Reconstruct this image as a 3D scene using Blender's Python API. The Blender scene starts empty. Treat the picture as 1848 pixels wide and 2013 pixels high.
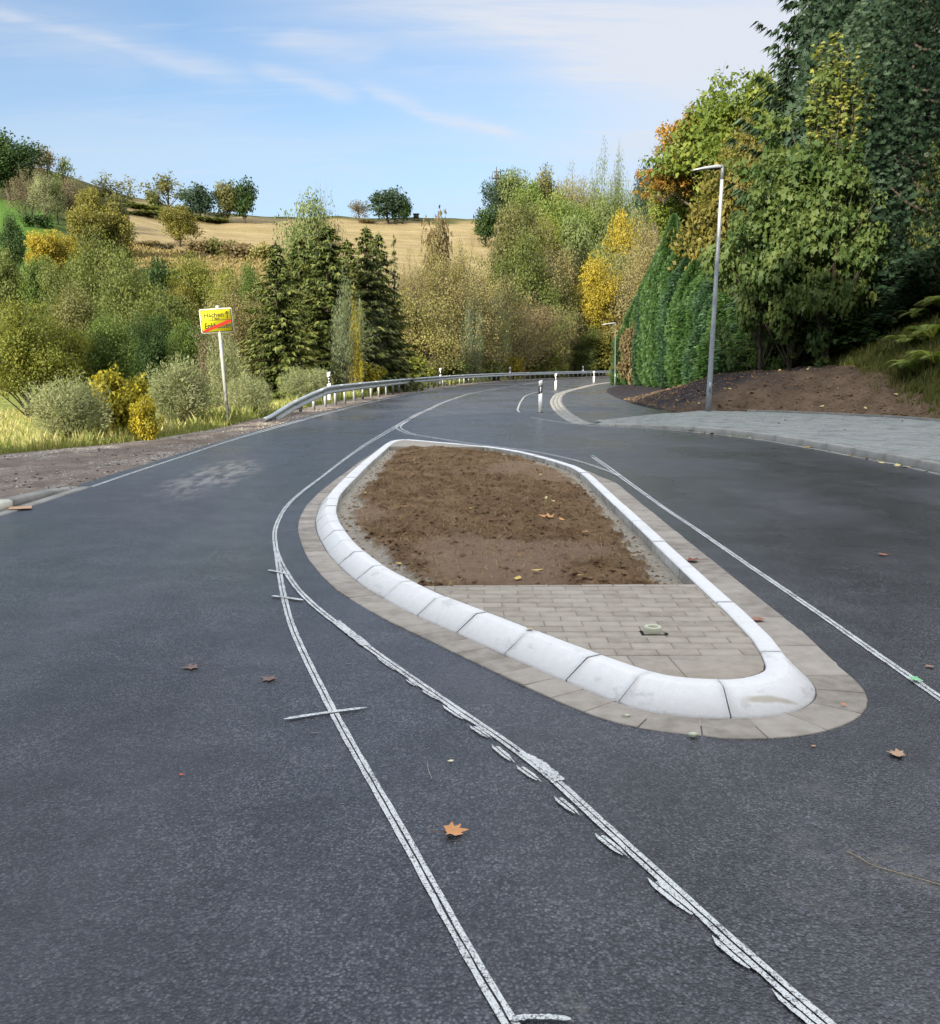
import bpy, math, random
import numpy as np
from mathutils import Vector

sc = bpy.context.scene
# ------------------------------------------------------------------ camera
FPX, CX, CY, HZ, CAMH = 1850.0, 924.0, 1080.0, 718.0, 1.5
PITCH = math.atan((CY - HZ) / FPX)
cam_d = bpy.data.cameras.new('camera')
cam_d.sensor_fit = 'HORIZONTAL'
cam_d.sensor_width = 36.0
cam_d.lens = 36.0 * FPX / 1848.0
cam_d.shift_y = (CY - 1006.0) / 1848.0
cam_d.clip_start = 0.05
cam_d.clip_end = 3000
cam = bpy.data.objects.new('camera', cam_d)
sc.collection.objects.link(cam)
cam.location = (0, 0, CAMH)
cam.rotation_euler = (math.pi / 2 - PITCH, 0, 0)
sc.camera = cam
sc.view_settings.view_transform = 'Standard'
sc.view_settings.look = 'None'
sc.view_settings.gamma = 1.0
sc.view_settings.use_curve_mapping = False
sc.view_settings.exposure = 1.30

# ------------------------------------------------------------------ sky and sun
SUN_AZ = math.radians(212.0)      # clockwise from +Y, towards the sun (behind and left of the camera)
SUN_EL = math.radians(18.0)
world = bpy.data.worlds.new('World')
sc.world = world
world.use_nodes = True
wn = world.node_tree
wn.nodes.clear()


def N(nt, typ, **kw):
    n = nt.nodes.new(typ)
    for k, v in kw.items():
        if k.startswith('i_'):
            key = k[2:]
            key = int(key) if key.isdigit() else key.replace('_', ' ')
            n.inputs[key].default_value = v
        else:
            setattr(n, k, v)
    return n


def sky_world():
    nt = wn
    L = nt.links.new
    out = N(nt, 'ShaderNodeOutputWorld')
    bg = N(nt, 'ShaderNodeBackground', i_Strength=0.15)
    sky = N(nt, 'ShaderNodeTexSky')
    sky.sky_type = 'NISHITA'
    sky.sun_disc = False
    sky.sun_elevation = SUN_EL
    sky.sun_rotation = SUN_AZ
    sky.air_density = 1.0
    sky.dust_density = 0.6
    sky.ozone_density = 1.6
    tc = N(nt, 'ShaderNodeTexCoord')
    sep = N(nt, 'ShaderNodeSeparateXYZ')
    L(tc.outputs['Generated'], sep.inputs[0])

    def M(op, a, b=None, c=None):
        n = N(nt, 'ShaderNodeMath', operation=op)
        for i, v in enumerate((a, b, c)):
            if v is None:
                continue
            if isinstance(v, (int, float)):
                n.inputs[i].default_value = v
            else:
                L(v, n.inputs[i])
        return n.outputs[0]
    # high cloud layer: project the view direction on a plane far above
    zz = M('ADD', M('MAXIMUM', sep.outputs[2], 0.0), 0.12)
    px = M('DIVIDE', sep.outputs[0], zz)
    py = M('DIVIDE', sep.outputs[1], zz)
    comb = N(nt, 'ShaderNodeCombineXYZ')
    L(px, comb.inputs[0]); L(py, comb.inputs[1])

    def cloud(rot, sx, sy, scale, lo, hi, seed, detail=7, rough=0.55, dist=0.6):
        mp = N(nt, 'ShaderNodeMapping')
        mp.inputs['Rotation'].default_value = (0, 0, math.radians(rot))
        mp.inputs['Scale'].default_value = (sx, sy, 1)
        mp.inputs['Location'].default_value = (seed, seed * 1.7, 0)
        L(comb.outputs[0], mp.inputs[0])
        nz = N(nt, 'ShaderNodeTexNoise', i_Scale=scale, i_Detail=detail, i_Roughness=rough, i_Distortion=dist)
        L(mp.outputs[0], nz.inputs['Vector'])
        mr = N(nt, 'ShaderNodeMapRange', interpolation_type='SMOOTHSTEP')
        mr.inputs[1].default_value = lo; mr.inputs[2].default_value = hi
        L(nz.outputs[0], mr.inputs[0])
        return mr.outputs[0]
    # cirrus streaks as soft ribbons in the cloud plane, broken up by noise
    nzw = N(nt, 'ShaderNodeTexNoise', i_Scale=1.6, i_Detail=6, i_Roughness=0.6)
    L(comb.outputs[0], nzw.inputs['Vector'])
    wob = M('MULTIPLY', M('SUBTRACT', nzw.outputs[0], 0.5), 0.32)

    def ribbon(x0, y0, x1, y1, w, amt):
        dx, dy = x1 - x0, y1 - y0
        ln = math.hypot(dx, dy)
        ux, uy = dx / ln, dy / ln
        rx = M('SUBTRACT', px, x0); ry = M('SUBTRACT', py, y0)
        along = M('ADD', M('MULTIPLY', rx, ux), M('MULTIPLY', ry, uy))
        across = M('ADD', M('ADD', M('MULTIPLY', rx, -uy), M('MULTIPLY', ry, ux)), wob)
        g = M('POWER', 2.718, M('MULTIPLY', M('MULTIPLY', across, across), -1.0 / (w * w)))
        mr = N(nt, 'ShaderNodeMapRange', interpolation_type='SMOOTHSTEP')
        mr.inputs[1].default_value = -0.25 * ln; mr.inputs[2].default_value = 0.15 * ln
        L(along, mr.inputs[0])
        mr2 = N(nt, 'ShaderNodeMapRange', interpolation_type='SMOOTHSTEP')
        mr2.inputs[1].default_value = ln * 1.15; mr2.inputs[2].default_value = ln * 0.75
        L(along, mr2.inputs[0])
        return M('MULTIPLY', M('MULTIPLY', M('MULTIPLY', g, mr.outputs[0]), mr2.outputs[0]), amt)

    def sp(u, v):
        # cloud-plane point for a direction (tan azimuth, tan elevation)
        x = (u - CX) / FPX; y = -(v - CY) / FPX
        d = Vector((x, math.cos(PITCH) + y * math.sin(PITCH), -math.sin(PITCH) + y * math.cos(PITCH))).normalized()
        return d.x / (d.z + 0.12), d.y / (d.z + 0.12)
    fib = cloud(-28, 1.0, 6.0, 2.2, 0.30, 0.75, 3.1, 9, 0.62, 0.4)
    parts = []
    for a, b, w, amt in (((-60, 20), (480, 160), 0.060, 0.62), ((-40, 60), (300, 120), 0.15, 0.4), ((500, 140), (700, 195), 0.045, 0.5),
                         ((740, 180), (1020, 275), 0.040, 0.55), ((1200, 290), (1330, 255), 0.03, 0.35), ((620, -60), (1500, 150), 0.26, 0.75), ((560, 60), (760, 120), 0.10, 0.45)):
        p0, p1 = sp(*a), sp(*b)
        parts.append(ribbon(p0[0], p0[1], p1[0], p1[1], w, amt))
    acc = parts[0]
    for q in parts[1:]:
        acc = M('MAXIMUM', acc, q)
    acc = M('MULTIPLY', acc, M('MULTIPLY_ADD', fib, 0.6, 0.45))
    veil = cloud(20, 1.0, 1.6, 0.75, 0.35, 0.78, 7.3, 6, 0.5, 0.8)
    wisps = M('MULTIPLY', cloud(-25, 0.9, 4.0, 1.5, 0.50, 0.85, 11.0, 9, 0.62, 0.5), 0.35)
    # the veil is thicker to the right (east) of the view
    az = N(nt, 'ShaderNodeMapRange', interpolation_type='SMOOTHSTEP')
    az.inputs[1].default_value = -0.2; az.inputs[2].default_value = 0.9
    L(px, az.inputs[0])
    veil = M('ADD', M('ADD', M('MULTIPLY', veil, 0.30), M('MULTIPLY', az.outputs[0], 0.75)), 0.10)
    # unseen cirrostratus added around the sun to lift the ambient light
    dot = N(nt, 'ShaderNodeVectorMath', operation='DOT_PRODUCT')
    L(tc.outputs['Generated'], dot.inputs[0])
    dot.inputs[1].default_value = (math.sin(SUN_AZ) * math.cos(SUN_EL), math.cos(SUN_AZ) * math.cos(SUN_EL), math.sin(SUN_EL))
    ph = N(nt, 'ShaderNodeMapRange', interpolation_type='SMOOTHSTEP')
    ph.inputs[1].default_value = -0.35; ph.inputs[2].default_value = 0.95
    L(dot.outputs['Value'], ph.inputs[0])
    veil = M('ADD', veil, M('MULTIPLY', ph.outputs[0], 0.60))
    up_ = N(nt, 'ShaderNodeMapRange', interpolation_type='SMOOTHSTEP')
    up_.inputs[1].default_value = 0.45; up_.inputs[2].default_value = 0.95
    L(sep.outputs[2], up_.inputs[0])
    veil = M('ADD', veil, M('MULTIPLY', up_.outputs[0], 0.45))
    ovr = up_.outputs[0]
    hz = N(nt, 'ShaderNodeMapRange', interpolation_type='SMOOTHSTEP')
    hz.inputs[1].default_value = 0.30; hz.inputs[2].default_value = 0.0
    hz.inputs[3].default_value = 0.0; hz.inputs[4].default_value = 1.5
    L(sep.outputs[2], hz.inputs[0])
    mask = M('MINIMUM', M('ADD', M('ADD', acc, M('ADD', veil, wisps)), M('MULTIPLY', hz.outputs[0], 0.5)), 1.0)
    mask = M('MULTIPLY', mask, 0.92)
    mix = N(nt, 'ShaderNodeMix', data_type='RGBA')
    # cloud light: pale towards the north, forward scattering makes it brighter near the sun; bluish in the haze by the horizon
    glow = M('MULTIPLY_ADD', M('POWER', ph.outputs[0], 1.5), 0.2, 1.0)
    glow = M('ADD', glow, M('MULTIPLY', ovr, 2.4))  # overhead cloud, out of view, brightened to add ambient light
    cc = N(nt, 'ShaderNodeMix', data_type='RGBA')
    cc.inputs[6].default_value = (2.15, 2.22, 2.40, 1)
    cc.inputs[7].default_value = (1.62, 2.02, 2.45, 1)
    L(M('MINIMUM', hz.outputs[0], 1.0), cc.inputs[0])
    vm = N(nt, 'ShaderNodeVectorMath', operation='SCALE')
    L(cc.outputs[2], vm.inputs[0]); L(glow, vm.inputs['Scale'])
    L(vm.outputs[0], mix.inputs[7])
    L(mask, mix.inputs[0])
    tint = N(nt, 'ShaderNodeMix', data_type='RGBA', blend_type='MULTIPLY')
    tint.inputs[0].default_value = 1.0
    tint.inputs[7].default_value = (0.42, 0.485, 0.545, 1)
    L(sky.outputs[0], tint.inputs[6])
    L(tint.outputs[2], mix.inputs[6])
    L(mix.outputs[2], bg.inputs[0])
    L(bg.outputs[0], out.inputs[0])


sky_world()
sun_d = bpy.data.lights.new('sun', 'SUN')
sun_d.energy = 4.4
sun_d.angle = math.radians(0.53)
sun_d.color = (1.0, 0.90, 0.74)
sun = bpy.data.objects.new('sun', sun_d)
sc.collection.objects.link(sun)
sdir = Vector((math.sin(SUN_AZ) * math.cos(SUN_EL), math.cos(SUN_AZ) * math.cos(SUN_EL), math.sin(SUN_EL)))
sun.rotation_euler = sdir.to_track_quat('Z', 'Y').to_euler()
sun.location = (0, -10, 60)
sc.cycles.max_bounces = 6
sc.cycles.transparent_max_bounces = 8
sc.cycles.use_denoising = True

# ------------------------------------------------------------------ helpers
rs = np.random.RandomState(11)
random.seed(5)


def ray(u, v):
    x = (u - CX) / FPX; y = -(v - CY) / FPX
    return np.array((x, math.cos(PITCH) + y * math.sin(PITCH), -math.sin(PITCH) + y * math.cos(PITCH)))


def G(u, v, z=0.0):
    d = ray(u, v); t = (z - CAMH) / d[2]
    return d[0] * t, d[1] * t


def P3(u, v, y):
    d = ray(u, v); t = y / d[1]
    return np.array((d[0] * t, y, CAMH + d[2] * t))


def tag(o, label=None, cat=None, group=None, kind=None):
    if label: o['label'] = label
    if cat: o['category'] = cat
    if group: o['group'] = group
    if kind: o['kind'] = kind
    return o


def link(o, parent=None):
    sc.collection.objects.link(o)
    if parent is not None:
        o.parent = parent
    return o


def thing(name, label, cat, loc=(0, 0, 0), rz=0, group=None):
    o = bpy.data.objects.new(name, None)
    o.empty_display_size = 0.2
    o.location = loc
    o.rotation_euler = (0, 0, rz)
    link(o)
    return tag(o, label, cat, group)


def mesh_np(name, V, Fs, attr=None, smooth=False, mats=()):
    V = np.asarray(V, dtype=np.float32)
    me = bpy.data.meshes.new(name)
    me.vertices.add(len(V))
    me.vertices.foreach_set('co', V.ravel())
    Fs = [np.asarray(f, dtype=np.int32) for f in Fs if len(f)]
    nl = sum(f.size for f in Fs)
    nf = sum(len(f) for f in Fs)
    me.loops.add(nl)
    me.loops.foreach_set('vertex_index', np.concatenate([f.ravel() for f in Fs]))
    me.polygons.add(nf)
    tot = np.concatenate([np.full(len(f), f.shape[1], dtype=np.int32) for f in Fs])
    st = np.concatenate([[0], np.cumsum(tot)[:-1]]).astype(np.int32)
    me.polygons.foreach_set('loop_start', st)
    if smooth:
        me.polygons.foreach_set('use_smooth', np.ones(nf, dtype=bool))
    if attr is not None:
        for k, a in attr.items():
            at = me.attributes.new(k, 'FLOAT', 'POINT')
            at.data.foreach_set('value', np.asarray(a, dtype=np.float32))
    me.update(calc_edges=True)
    me.validate()
    for m in mats:
        me.materials.append(m)
    return me


class MB:
    def __init__(self):
        self.V, self.F, self.R, self.n = [], {}, [], 0

    def add(self, V, F, r=0.5):
        V = np.asarray(V, dtype=float)
        if isinstance(F, dict):
            items = F.items()
        else:
            F = list(F)
            d = {}
            for f in F:
                d.setdefault(len(f), []).append(f)
            items = d.items()
        for k, f in items:
            self.F.setdefault(k, []).append(np.asarray(f, dtype=np.int64).reshape(-1, k) + self.n)
        self.V.append(V)
        self.R.append(np.broadcast_to(np.asarray(r, dtype=float), (len(V),)))
        self.n += len(V)

    def box(self, c, s, rz=0.0, r=0.5, taper=0.0):
        cx, cy, cz = c; hx, hy, hz = s[0] / 2, s[1] / 2, s[2] / 2
        v = []
        for z in (-hz, hz):
            k = 1 - (taper if z > 0 else 0)
            for x, y in ((-hx, -hy), (hx, -hy), (hx, hy), (-hx, hy)):
                X, Y = x * k, y * k
                v.append((cx + X * math.cos(rz) - Y * math.sin(rz), cy + X * math.sin(rz) + Y * math.cos(rz), cz + z))
        self.add(v, [(3, 2, 1, 0), (4, 5, 6, 7), (0, 1, 5, 4), (1, 2, 6, 5), (2, 3, 7, 6), (3, 0, 4, 7)], r)

    def prism(self, poly, z0, z1, r=0.5, bevel=0.0, bz=None):
        """vertical prism from a CCW polygon, optional top bevel"""
        p = np.asarray(poly, dtype=float); n = len(p)
        c = p.mean(0)
        rings = [np.c_[p, np.full(n, z0)]]
        if bevel > 0:
            d = p - c
            ln = np.linalg.norm(d, axis=1, keepdims=True) + 1e-9
            rings.append(np.c_[p, np.full(n, z1 - (bz or bevel))])
            rings.append(np.c_[p - d / ln * bevel, np.full(n, z1)])
        else:
            rings.append(np.c_[p, np.full(n, z1)])
        V = np.concatenate(rings)
        F = []
        for k in range(len(rings) - 1):
            for i in range(n):
                j = (i + 1) % n
                F.append((k * n + i, k * n + j, (k + 1) * n + j, (k + 1) * n + i))
        F.append(tuple((len(rings) - 1) * n + i for i in range(n)))
        self.add(V, F, r)

    def tube(self, P, R, seg=6, r=0.5, cap=True):
        P = np.asarray(P, dtype=float); n = len(P)
        R = np.broadcast_to(np.asarray(R, dtype=float), (n,))
        T = np.gradient(P, axis=0)
        T /= np.linalg.norm(T, axis=1, keepdims=True) + 1e-9
        ref = np.array((0.0, 0.0, 1.0)) if abs(T[0][2]) < 0.9 else np.array((1.0, 0.0, 0.0))
        A = np.cross(T, ref); A /= np.linalg.norm(A, axis=1, keepdims=True) + 1e-9
        B = np.cross(T, A)
        an = np.arange(seg) * 2 * math.pi / seg
        V = (P[:, None, :] + R[:, None, None] * (np.cos(an)[None, :, None] * A[:, None, :] + np.sin(an)[None, :, None] * B[:, None, :])).reshape(-1, 3)
        i = np.arange(n - 1)[:, None] * seg; j = np.arange(seg)[None, :]; k = (j + 1) % seg
        q = np.stack([i + j, i + seg + j, i + seg + k, i + k], -1).reshape(-1, 4)
        F = {4: q}
        if cap:
            F[seg] = np.array([list(range(seg)), list(range((n - 1) * seg, n * seg))[::-1]]) if seg != 4 else F.get(seg)
            if seg == 4:
                F = {4: np.concatenate([q, [[0, 1, 2, 3], [(n - 1) * 4 + 3, (n - 1) * 4 + 2, (n - 1) * 4 + 1, (n - 1) * 4]]])}
        self.add(V, F, r)

    def mesh(self, name, mats=(), smooth=False):
        V = np.concatenate(self.V)
        return mesh_np(name, V, [np.concatenate(f) for f in self.F.values()], {'rnd': np.concatenate(self.R)}, smooth, mats)

    def obj(self, name, mat, parent=None, smooth=False):
        me = self.mesh(name, (mat,) if mat else (), smooth)
        return link(bpy.data.objects.new(name, me), parent)


# leaf templates: x width, y along, z normal
TM = {
    'leaf': (np.array([(0, 0, 0), (.32, .45, .08), (0, 1, -.05), (-.32, .45, .08)], float), {3: np.array([(0, 1, 2), (0, 2, 3)])}),
    'wide': (np.array([(0, 0, 0), (.5, .4, .1), (.1, 1, 0), (-.45, .6, .05)], float), {3: np.array([(0, 1, 2), (0, 2, 3)])}),
    'kite': (np.array([(0, 0, 0), (.16, .3, .03), (0, 1, -.08), (-.16, .3, .03)], float), {3: np.array([(0, 1, 2), (0, 2, 3)])}),
    'narrow': (np.array([(0, 0, 0), (.1, .4, .0), (0, 1, -.1), (-.1, .4, .0)], float), {3: np.array([(0, 1, 2), (0, 2, 3)])}),
}
_mp = [(0, 0), (.12, .10), (.42, -.02), (.36, .20), (.62, .36), (.34, .44), (.40, .72), (.17, .62), (0, 1.0),
       (-.17, .62), (-.40, .72), (-.34, .44), (-.62, .36), (-.36, .20), (-.42, -.02), (-.12, .10)]
_mv = np.array([(0, .35, -.05)] + [(x, y, .06 - .18 * (x * x + (y - .35) ** 2)) for x, y in _mp], float)
TM['maple'] = (_mv, {3: np.array([(0, i, i + 1) for i in range(1, 16)] + [(0, 16, 1)])})
_m2 = [(0, 0), (.40, -.02), (.28, .22), (.60, .40), (.26, .52), (0, 1.0), (-.26, .52), (-.60, .40), (-.28, .22), (-.40, -.02)]
_m2v = np.array([(x, y, .08 - .3 * x * x) for x, y in _m2], float)
TM['lobed'] = (_m2v, {3: np.array([(0, 1, 2), (0, 2, 8), (0, 8, 9), (2, 3, 4), (2, 4, 8), (8, 4, 6), (6, 7, 8), (4, 5, 6)])})
_fan = []
_ff = []
for k, a in enumerate((-50, -24, 0, 26, 52)):
    b = math.radians(a); L0 = 1.0 - abs(a) * 0.006; s0 = 0.12 * (k - 2)
    o = len(_fan)
    ax = np.array((math.sin(b), math.cos(b))); pr = np.array((ax[1], -ax[0]))
    st = np.array((0.0, 0.16 * abs(k - 2) * 0.5))
    for q in (st, st + ax * .4 * L0 + pr * .11, st + ax * L0, st + ax * .4 * L0 - pr * .11):
        _fan.append((q[0], q[1], 0.05 * (k % 2) - .12 * q[1] ** 2))
    _ff += [(o, o + 1, o + 2), (o, o + 2, o + 3)]
TM['fan'] = (np.array(_fan, float), {3: np.array(_ff)})


def unit(a):
    return a / (np.linalg.norm(a, axis=-1, keepdims=True) + 1e-9)


def add_leaves(mb, C, D, Nn, S, tmpl, rnd):
    """C centres, D long axes, Nn normals, S sizes"""
    T, F = TM[tmpl]
    D = unit(D)
    X = unit(np.cross(D, Nn))
    Z = np.cross(X, D)
    n, k = len(C), len(T)
    V = C[:, None, :] + S[:, None, None] * (T[None, :, 0, None] * X[:, None, :] + T[None, :, 1, None] * D[:, None, :] + T[None, :, 2, None] * Z[:, None, :])
    off = (np.arange(n) * k)[:, None, None]
    mb.add(V.reshape(-1, 3), {kk: (f[None] + off).reshape(-1, kk) for kk, f in F.items()}, np.repeat(rnd, k))


def hash2(ix, iy, s=0):
    h = (ix.astype(np.int64) * 374761393 + iy.astype(np.int64) * 668265263 + s * 974711) & 0x7fffffff
    h = ((h ^ (h >> 13)) * 1274126177) & 0x7fffffff
    return ((h ^ (h >> 16)) & 0xffff) / 65535.0


def vnoise(x, y, s=0):
    ix, iy = np.floor(x), np.floor(y)
    fx, fy = x - ix, y - iy
    fx = fx * fx * (3 - 2 * fx); fy = fy * fy * (3 - 2 * fy)
    a = hash2(ix, iy, s); b = hash2(ix + 1, iy, s); c = hash2(ix, iy + 1, s); d = hash2(ix + 1, iy + 1, s)
    return (a * (1 - fx) + b * fx) * (1 - fy) + (c * (1 - fx) + d * fx) * fy


def fbm(x, y, o=4, s=0):
    x = np.asarray(x, float); y = np.asarray(y, float)
    r, a, t = 0, 1.0, 0
    for k in range(o):
        r = r + a * vnoise(x * 2 ** k + 17.3 * k, y * 2 ** k - 9.1 * k, s + k); t += a; a *= .5
    return r / t


# ------------------------------------------------------------------ materials
def material(name):
    m = bpy.data.materials.new(name)
    m.use_nodes = True
    nt = m.node_tree
    bsdf = nt.nodes['Principled BSDF']
    return m, nt, bsdf


def ramp(nt, src, stops, interp='LINEAR'):
    r = nt.nodes.new('ShaderNodeValToRGB')
    r.color_ramp.interpolation = interp
    el = r.color_ramp.elements
    while len(el) < len(stops):
        el.new(0.5)
    for e, (p, c) in zip(el, stops):
        e.position = p
        e.color = (*c, 1) if len(c) == 3 else c
    nt.links.new(src, r.inputs[0])
    return r.outputs[0]


def pos(nt, scale=(1, 1, 1), rot=0):
    g = nt.nodes.new('ShaderNodeNewGeometry')
    mp = nt.nodes.new('ShaderNodeMapping')
    mp.inputs['Scale'].default_value = scale
    mp.inputs['Rotation'].default_value = (0, 0, rot)
    nt.links.new(g.outputs['Position'], mp.inputs[0])
    return mp.outputs[0]


def noise(nt, vec, scale, detail=5, rough=0.55, dist=0.0):
    n = N(nt, 'ShaderNodeTexNoise', i_Scale=scale, i_Detail=detail, i_Roughness=rough, i_Distortion=dist)
    if vec is not None:
        nt.links.new(vec, n.inputs['Vector'])
    return n.outputs[0]


def math_n(nt, op, a, b=None, c=None, clamp=False):
    n = N(nt, 'ShaderNodeMath', operation=op, use_clamp=clamp)
    for i, v in enumerate((a, b, c)):
        if v is None: continue
        if isinstance(v, (int, float)): n.inputs[i].default_value = v
        else: nt.links.new(v, n.inputs[i])
    return n.outputs[0]


def mixc(nt, fac, a, b, blend='MIX'):
    n = N(nt, 'ShaderNodeMix', data_type='RGBA', blend_type=blend)
    for i, v in ((0, fac), (6, a), (7, b)):
        if isinstance(v, (int, float)): n.inputs[i].default_value = v
        elif isinstance(v, tuple): n.inputs[i].default_value = (*v, 1)
        else: nt.links.new(v, n.inputs[i])
    return n.outputs[2]


def smooth_n(nt, v, lo, hi, a=0.0, b=1.0):
    n = N(nt, 'ShaderNodeMapRange', interpolation_type='SMOOTHSTEP')
    n.inputs[1].default_value = lo; n.inputs[2].default_value = hi
    n.inputs[3].default_value = a; n.inputs[4].default_value = b
    nt.links.new(v, n.inputs[0])
    return n.outputs[0]


def bump(nt, bsdf, h, dist, strength=1.0, prev=None):
    b = N(nt, 'ShaderNodeBump', i_Strength=strength, i_Distance=dist)
    nt.links.new(h, b.inputs['Height'])
    if prev is not None:
        nt.links.new(prev, b.inputs['Normal'])
    nt.links.new(b.outputs[0], bsdf.inputs['Normal'])
    return b.outputs[0]


def blotch(nt, p, cx, cy, rx, ry, rot, namp=0.7, nscale=3.0):
    """irregular elliptical patch mask at a place in the world"""
    s = nt.nodes.new('ShaderNodeSeparateXYZ'); nt.links.new(p, s.inputs[0])
    dx = math_n(nt, 'SUBTRACT', s.outputs[0], cx); dy = math_n(nt, 'SUBTRACT', s.outputs[1], cy)
    c, q = math.cos(rot), math.sin(rot)
    a = math_n(nt, 'DIVIDE', math_n(nt, 'ADD', math_n(nt, 'MULTIPLY', dx, c), math_n(nt, 'MULTIPLY', dy, q)), rx)
    b = math_n(nt, 'DIVIDE', math_n(nt, 'ADD', math_n(nt, 'MULTIPLY', dx, -q), math_n(nt, 'MULTIPLY', dy, c)), ry)
    r = math_n(nt, 'SQRT', math_n(nt, 'ADD', math_n(nt, 'MULTIPLY', a, a), math_n(nt, 'MULTIPLY', b, b)))
    nz = noise(nt, p, nscale, 6, 0.65)
    r = math_n(nt, 'ADD', r, math_n(nt, 'MULTIPLY', math_n(nt, 'SUBTRACT', nz, 0.5), namp * 2))
    return smooth_n(nt, r, 1.0, 0.35)


def mat_asphalt():
    m, nt, b = material('asphalt')
    p = pos(nt)
    L = nt.links.new
    vo = N(nt, 'ShaderNodeTexVoronoi', i_Scale=112.0, feature='F1')
    L(p, vo.inputs['Vector'])
    vo2 = N(nt, 'ShaderNodeTexVoronoi', i_Scale=230.0, feature='F1')
    L(p, vo2.inputs['Vector'])
    n1 = noise(nt, p, 60, 5, .6)
    fine = noise(nt, p, 400, 3, .6)
    mid = noise(nt, p, 1.1, 5, .6)
    big = noise(nt, pos(nt, (1, .35, 1)), .55, 4, .5)
    chip = ramp(nt, vo.outputs['Color'], [(0, (.013, .0135, .016)), (.5, (.033, .034, .040)), (1, (.13, .132, .145))])
    gap = smooth_n(nt, math_n(nt, 'ADD', vo.outputs['Distance'], math_n(nt, 'MULTIPLY', n1, .35)), .55, .90)
    pit = math_n(nt, 'MULTIPLY', gap, smooth_n(nt, noise(nt, p, 28, 4, .6), .40, .60, .35, 1.0))
    col = mixc(nt, pit, chip, (.006, .006, .008))
    track = noise(nt, pos(nt, (1.1, .05, 1)), .9, 4, .5)
    col = mixc(nt, smooth_n(nt, track, .5, .7, 0, .35), col, (.060, .062, .070))
    col = mixc(nt, smooth_n(nt, mid, .35, .8, 0, .35), col, (.062, .061, .068))
    col = mixc(nt, smooth_n(nt, big, .42, .72, 0, .4), col, (.018, .017, .022))
    # patches where the mat is more open and darker, and others closed up and lighter
    op = noise(nt, p, 2.4, 7, .68)
    col = mixc(nt, 1.0, col, ramp(nt, op, [(.30, (.55, .55, .58)), (.50, (.95, .95, .96)), (.70, (1.45, 1.45, 1.42))]), 'MULTIPLY')
    vd = N(nt, 'ShaderNodeTexVoronoi', i_Scale=62.0, feature='F1'); L(p, vd.inputs['Vector'])
    void = math_n(nt, 'MULTIPLY', smooth_n(nt, vd.outputs['Distance'], .30, .12), smooth_n(nt, noise(nt, p, 9, 5, .7), .50, .62))
    col = mixc(nt, math_n(nt, 'MULTIPLY', void, .85), col, (.004, .004, .005))
    # sandy dust dragged on to the lanes
    dust = blotch(nt, p, -3.55, 13.2, .65, 3.0, .05, .55, 2.3)
    dust = math_n(nt, 'MULTIPLY', dust, smooth_n(nt, noise(nt, pos(nt, (1, .25, 1)), 7, 5, .7), .42, .60))
    col = mixc(nt, math_n(nt, 'MULTIPLY', dust, .8), col, (.24, .215, .19))
    for cx, cy, rx, ry, am in ((1.35, 2.6, .5, .16, .45), (1.0, 2.45, .22, .14, .3), (.62, 2.35, .09, .05, .35), (1.25, 3.15, .16, .08, .3), (.25, 2.0, .06, .05, .5), (-3.3, 9.5, .8, .35, .22)):
        d = blotch(nt, p, cx, cy, rx, ry, -.5, 1.0, 6)
        col = mixc(nt, math_n(nt, 'MULTIPLY', math_n(nt, 'MULTIPLY', d, am * .75), smooth_n(nt, noise(nt, p, 18, 6, .75), .40, .62)), col, (.16, .15, .13))
    # dark bitumen smears by the marker posts
    for cx, cy, rx, ry in ((1.2, 29.6, 1.9, .35), (2.2, 30.9, 1.5, .3), (-.1, 29.6, 1.0, .28), (4.1, 59.2, 3.2, .9), (9.6, 85.2, 2.6, 1.3), (1.3, 34.3, .8, .3)):
        d = blotch(nt, p, cx, cy, rx, ry, 0.08, .5, 1.3)
        streak = smooth_n(nt, noise(nt, pos(nt, (.25, 2.0, 1)), 1.5, 4, .6), .40, .55)
        col = mixc(nt, math_n(nt, 'MULTIPLY', math_n(nt, 'MULTIPLY', d, streak), .85), col, (.012, .012, .014))
    L(col, b.inputs['Base Color'])
    ro = smooth_n(nt, noise(nt, pos(nt, (1, .6, 1), .4), .40, 2, .5), .34, .66, .22, .44)
    L(ro, b.inputs['Roughness'])
    b.inputs['Specular IOR Level'].default_value = 0.6
    h = math_n(nt, 'ADD', math_n(nt, 'MULTIPLY', vo.outputs['Distance'], -1.0), math_n(nt, 'MULTIPLY', vo2.outputs['Distance'], -.35))
    h = math_n(nt, 'ADD', h, math_n(nt, 'MULTIPLY', fine, .25))
    n = bump(nt, b, h, .0042, .5)
    bump(nt, b, noise(nt, p, 9, 3, .5), .004, .5, n)
    return m


def mat_simple(name, stops, scale=8.0, rough=.8, bd=.002, bs=60.0, spec=.3, metal=0.0, rnd=0.0, bstr=.6, detail=6, mapsc=(1, 1, 1)):
    m, nt, b = material(name)
    p = pos(nt, mapsc)
    f = noise(nt, p, scale, detail, .6)
    if rnd > 0:
        at = N(nt, 'ShaderNodeAttribute', attribute_name='rnd')
        f = math_n(nt, 'ADD', f, math_n(nt, 'MULTIPLY', math_n(nt, 'SUBTRACT', at.outputs['Fac'], .5), rnd))
    c = ramp(nt, f, stops)
    nt.links.new(c, b.inputs['Base Color'])
    b.inputs['Roughness'].default_value = rough
    b.inputs['Metallic'].default_value = metal
    b.inputs['Specular IOR Level'].default_value = spec
    if bd > 0:
        bump(nt, b, noise(nt, pos(nt), bs, 5, .65), bd, bstr)
    return m


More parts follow.
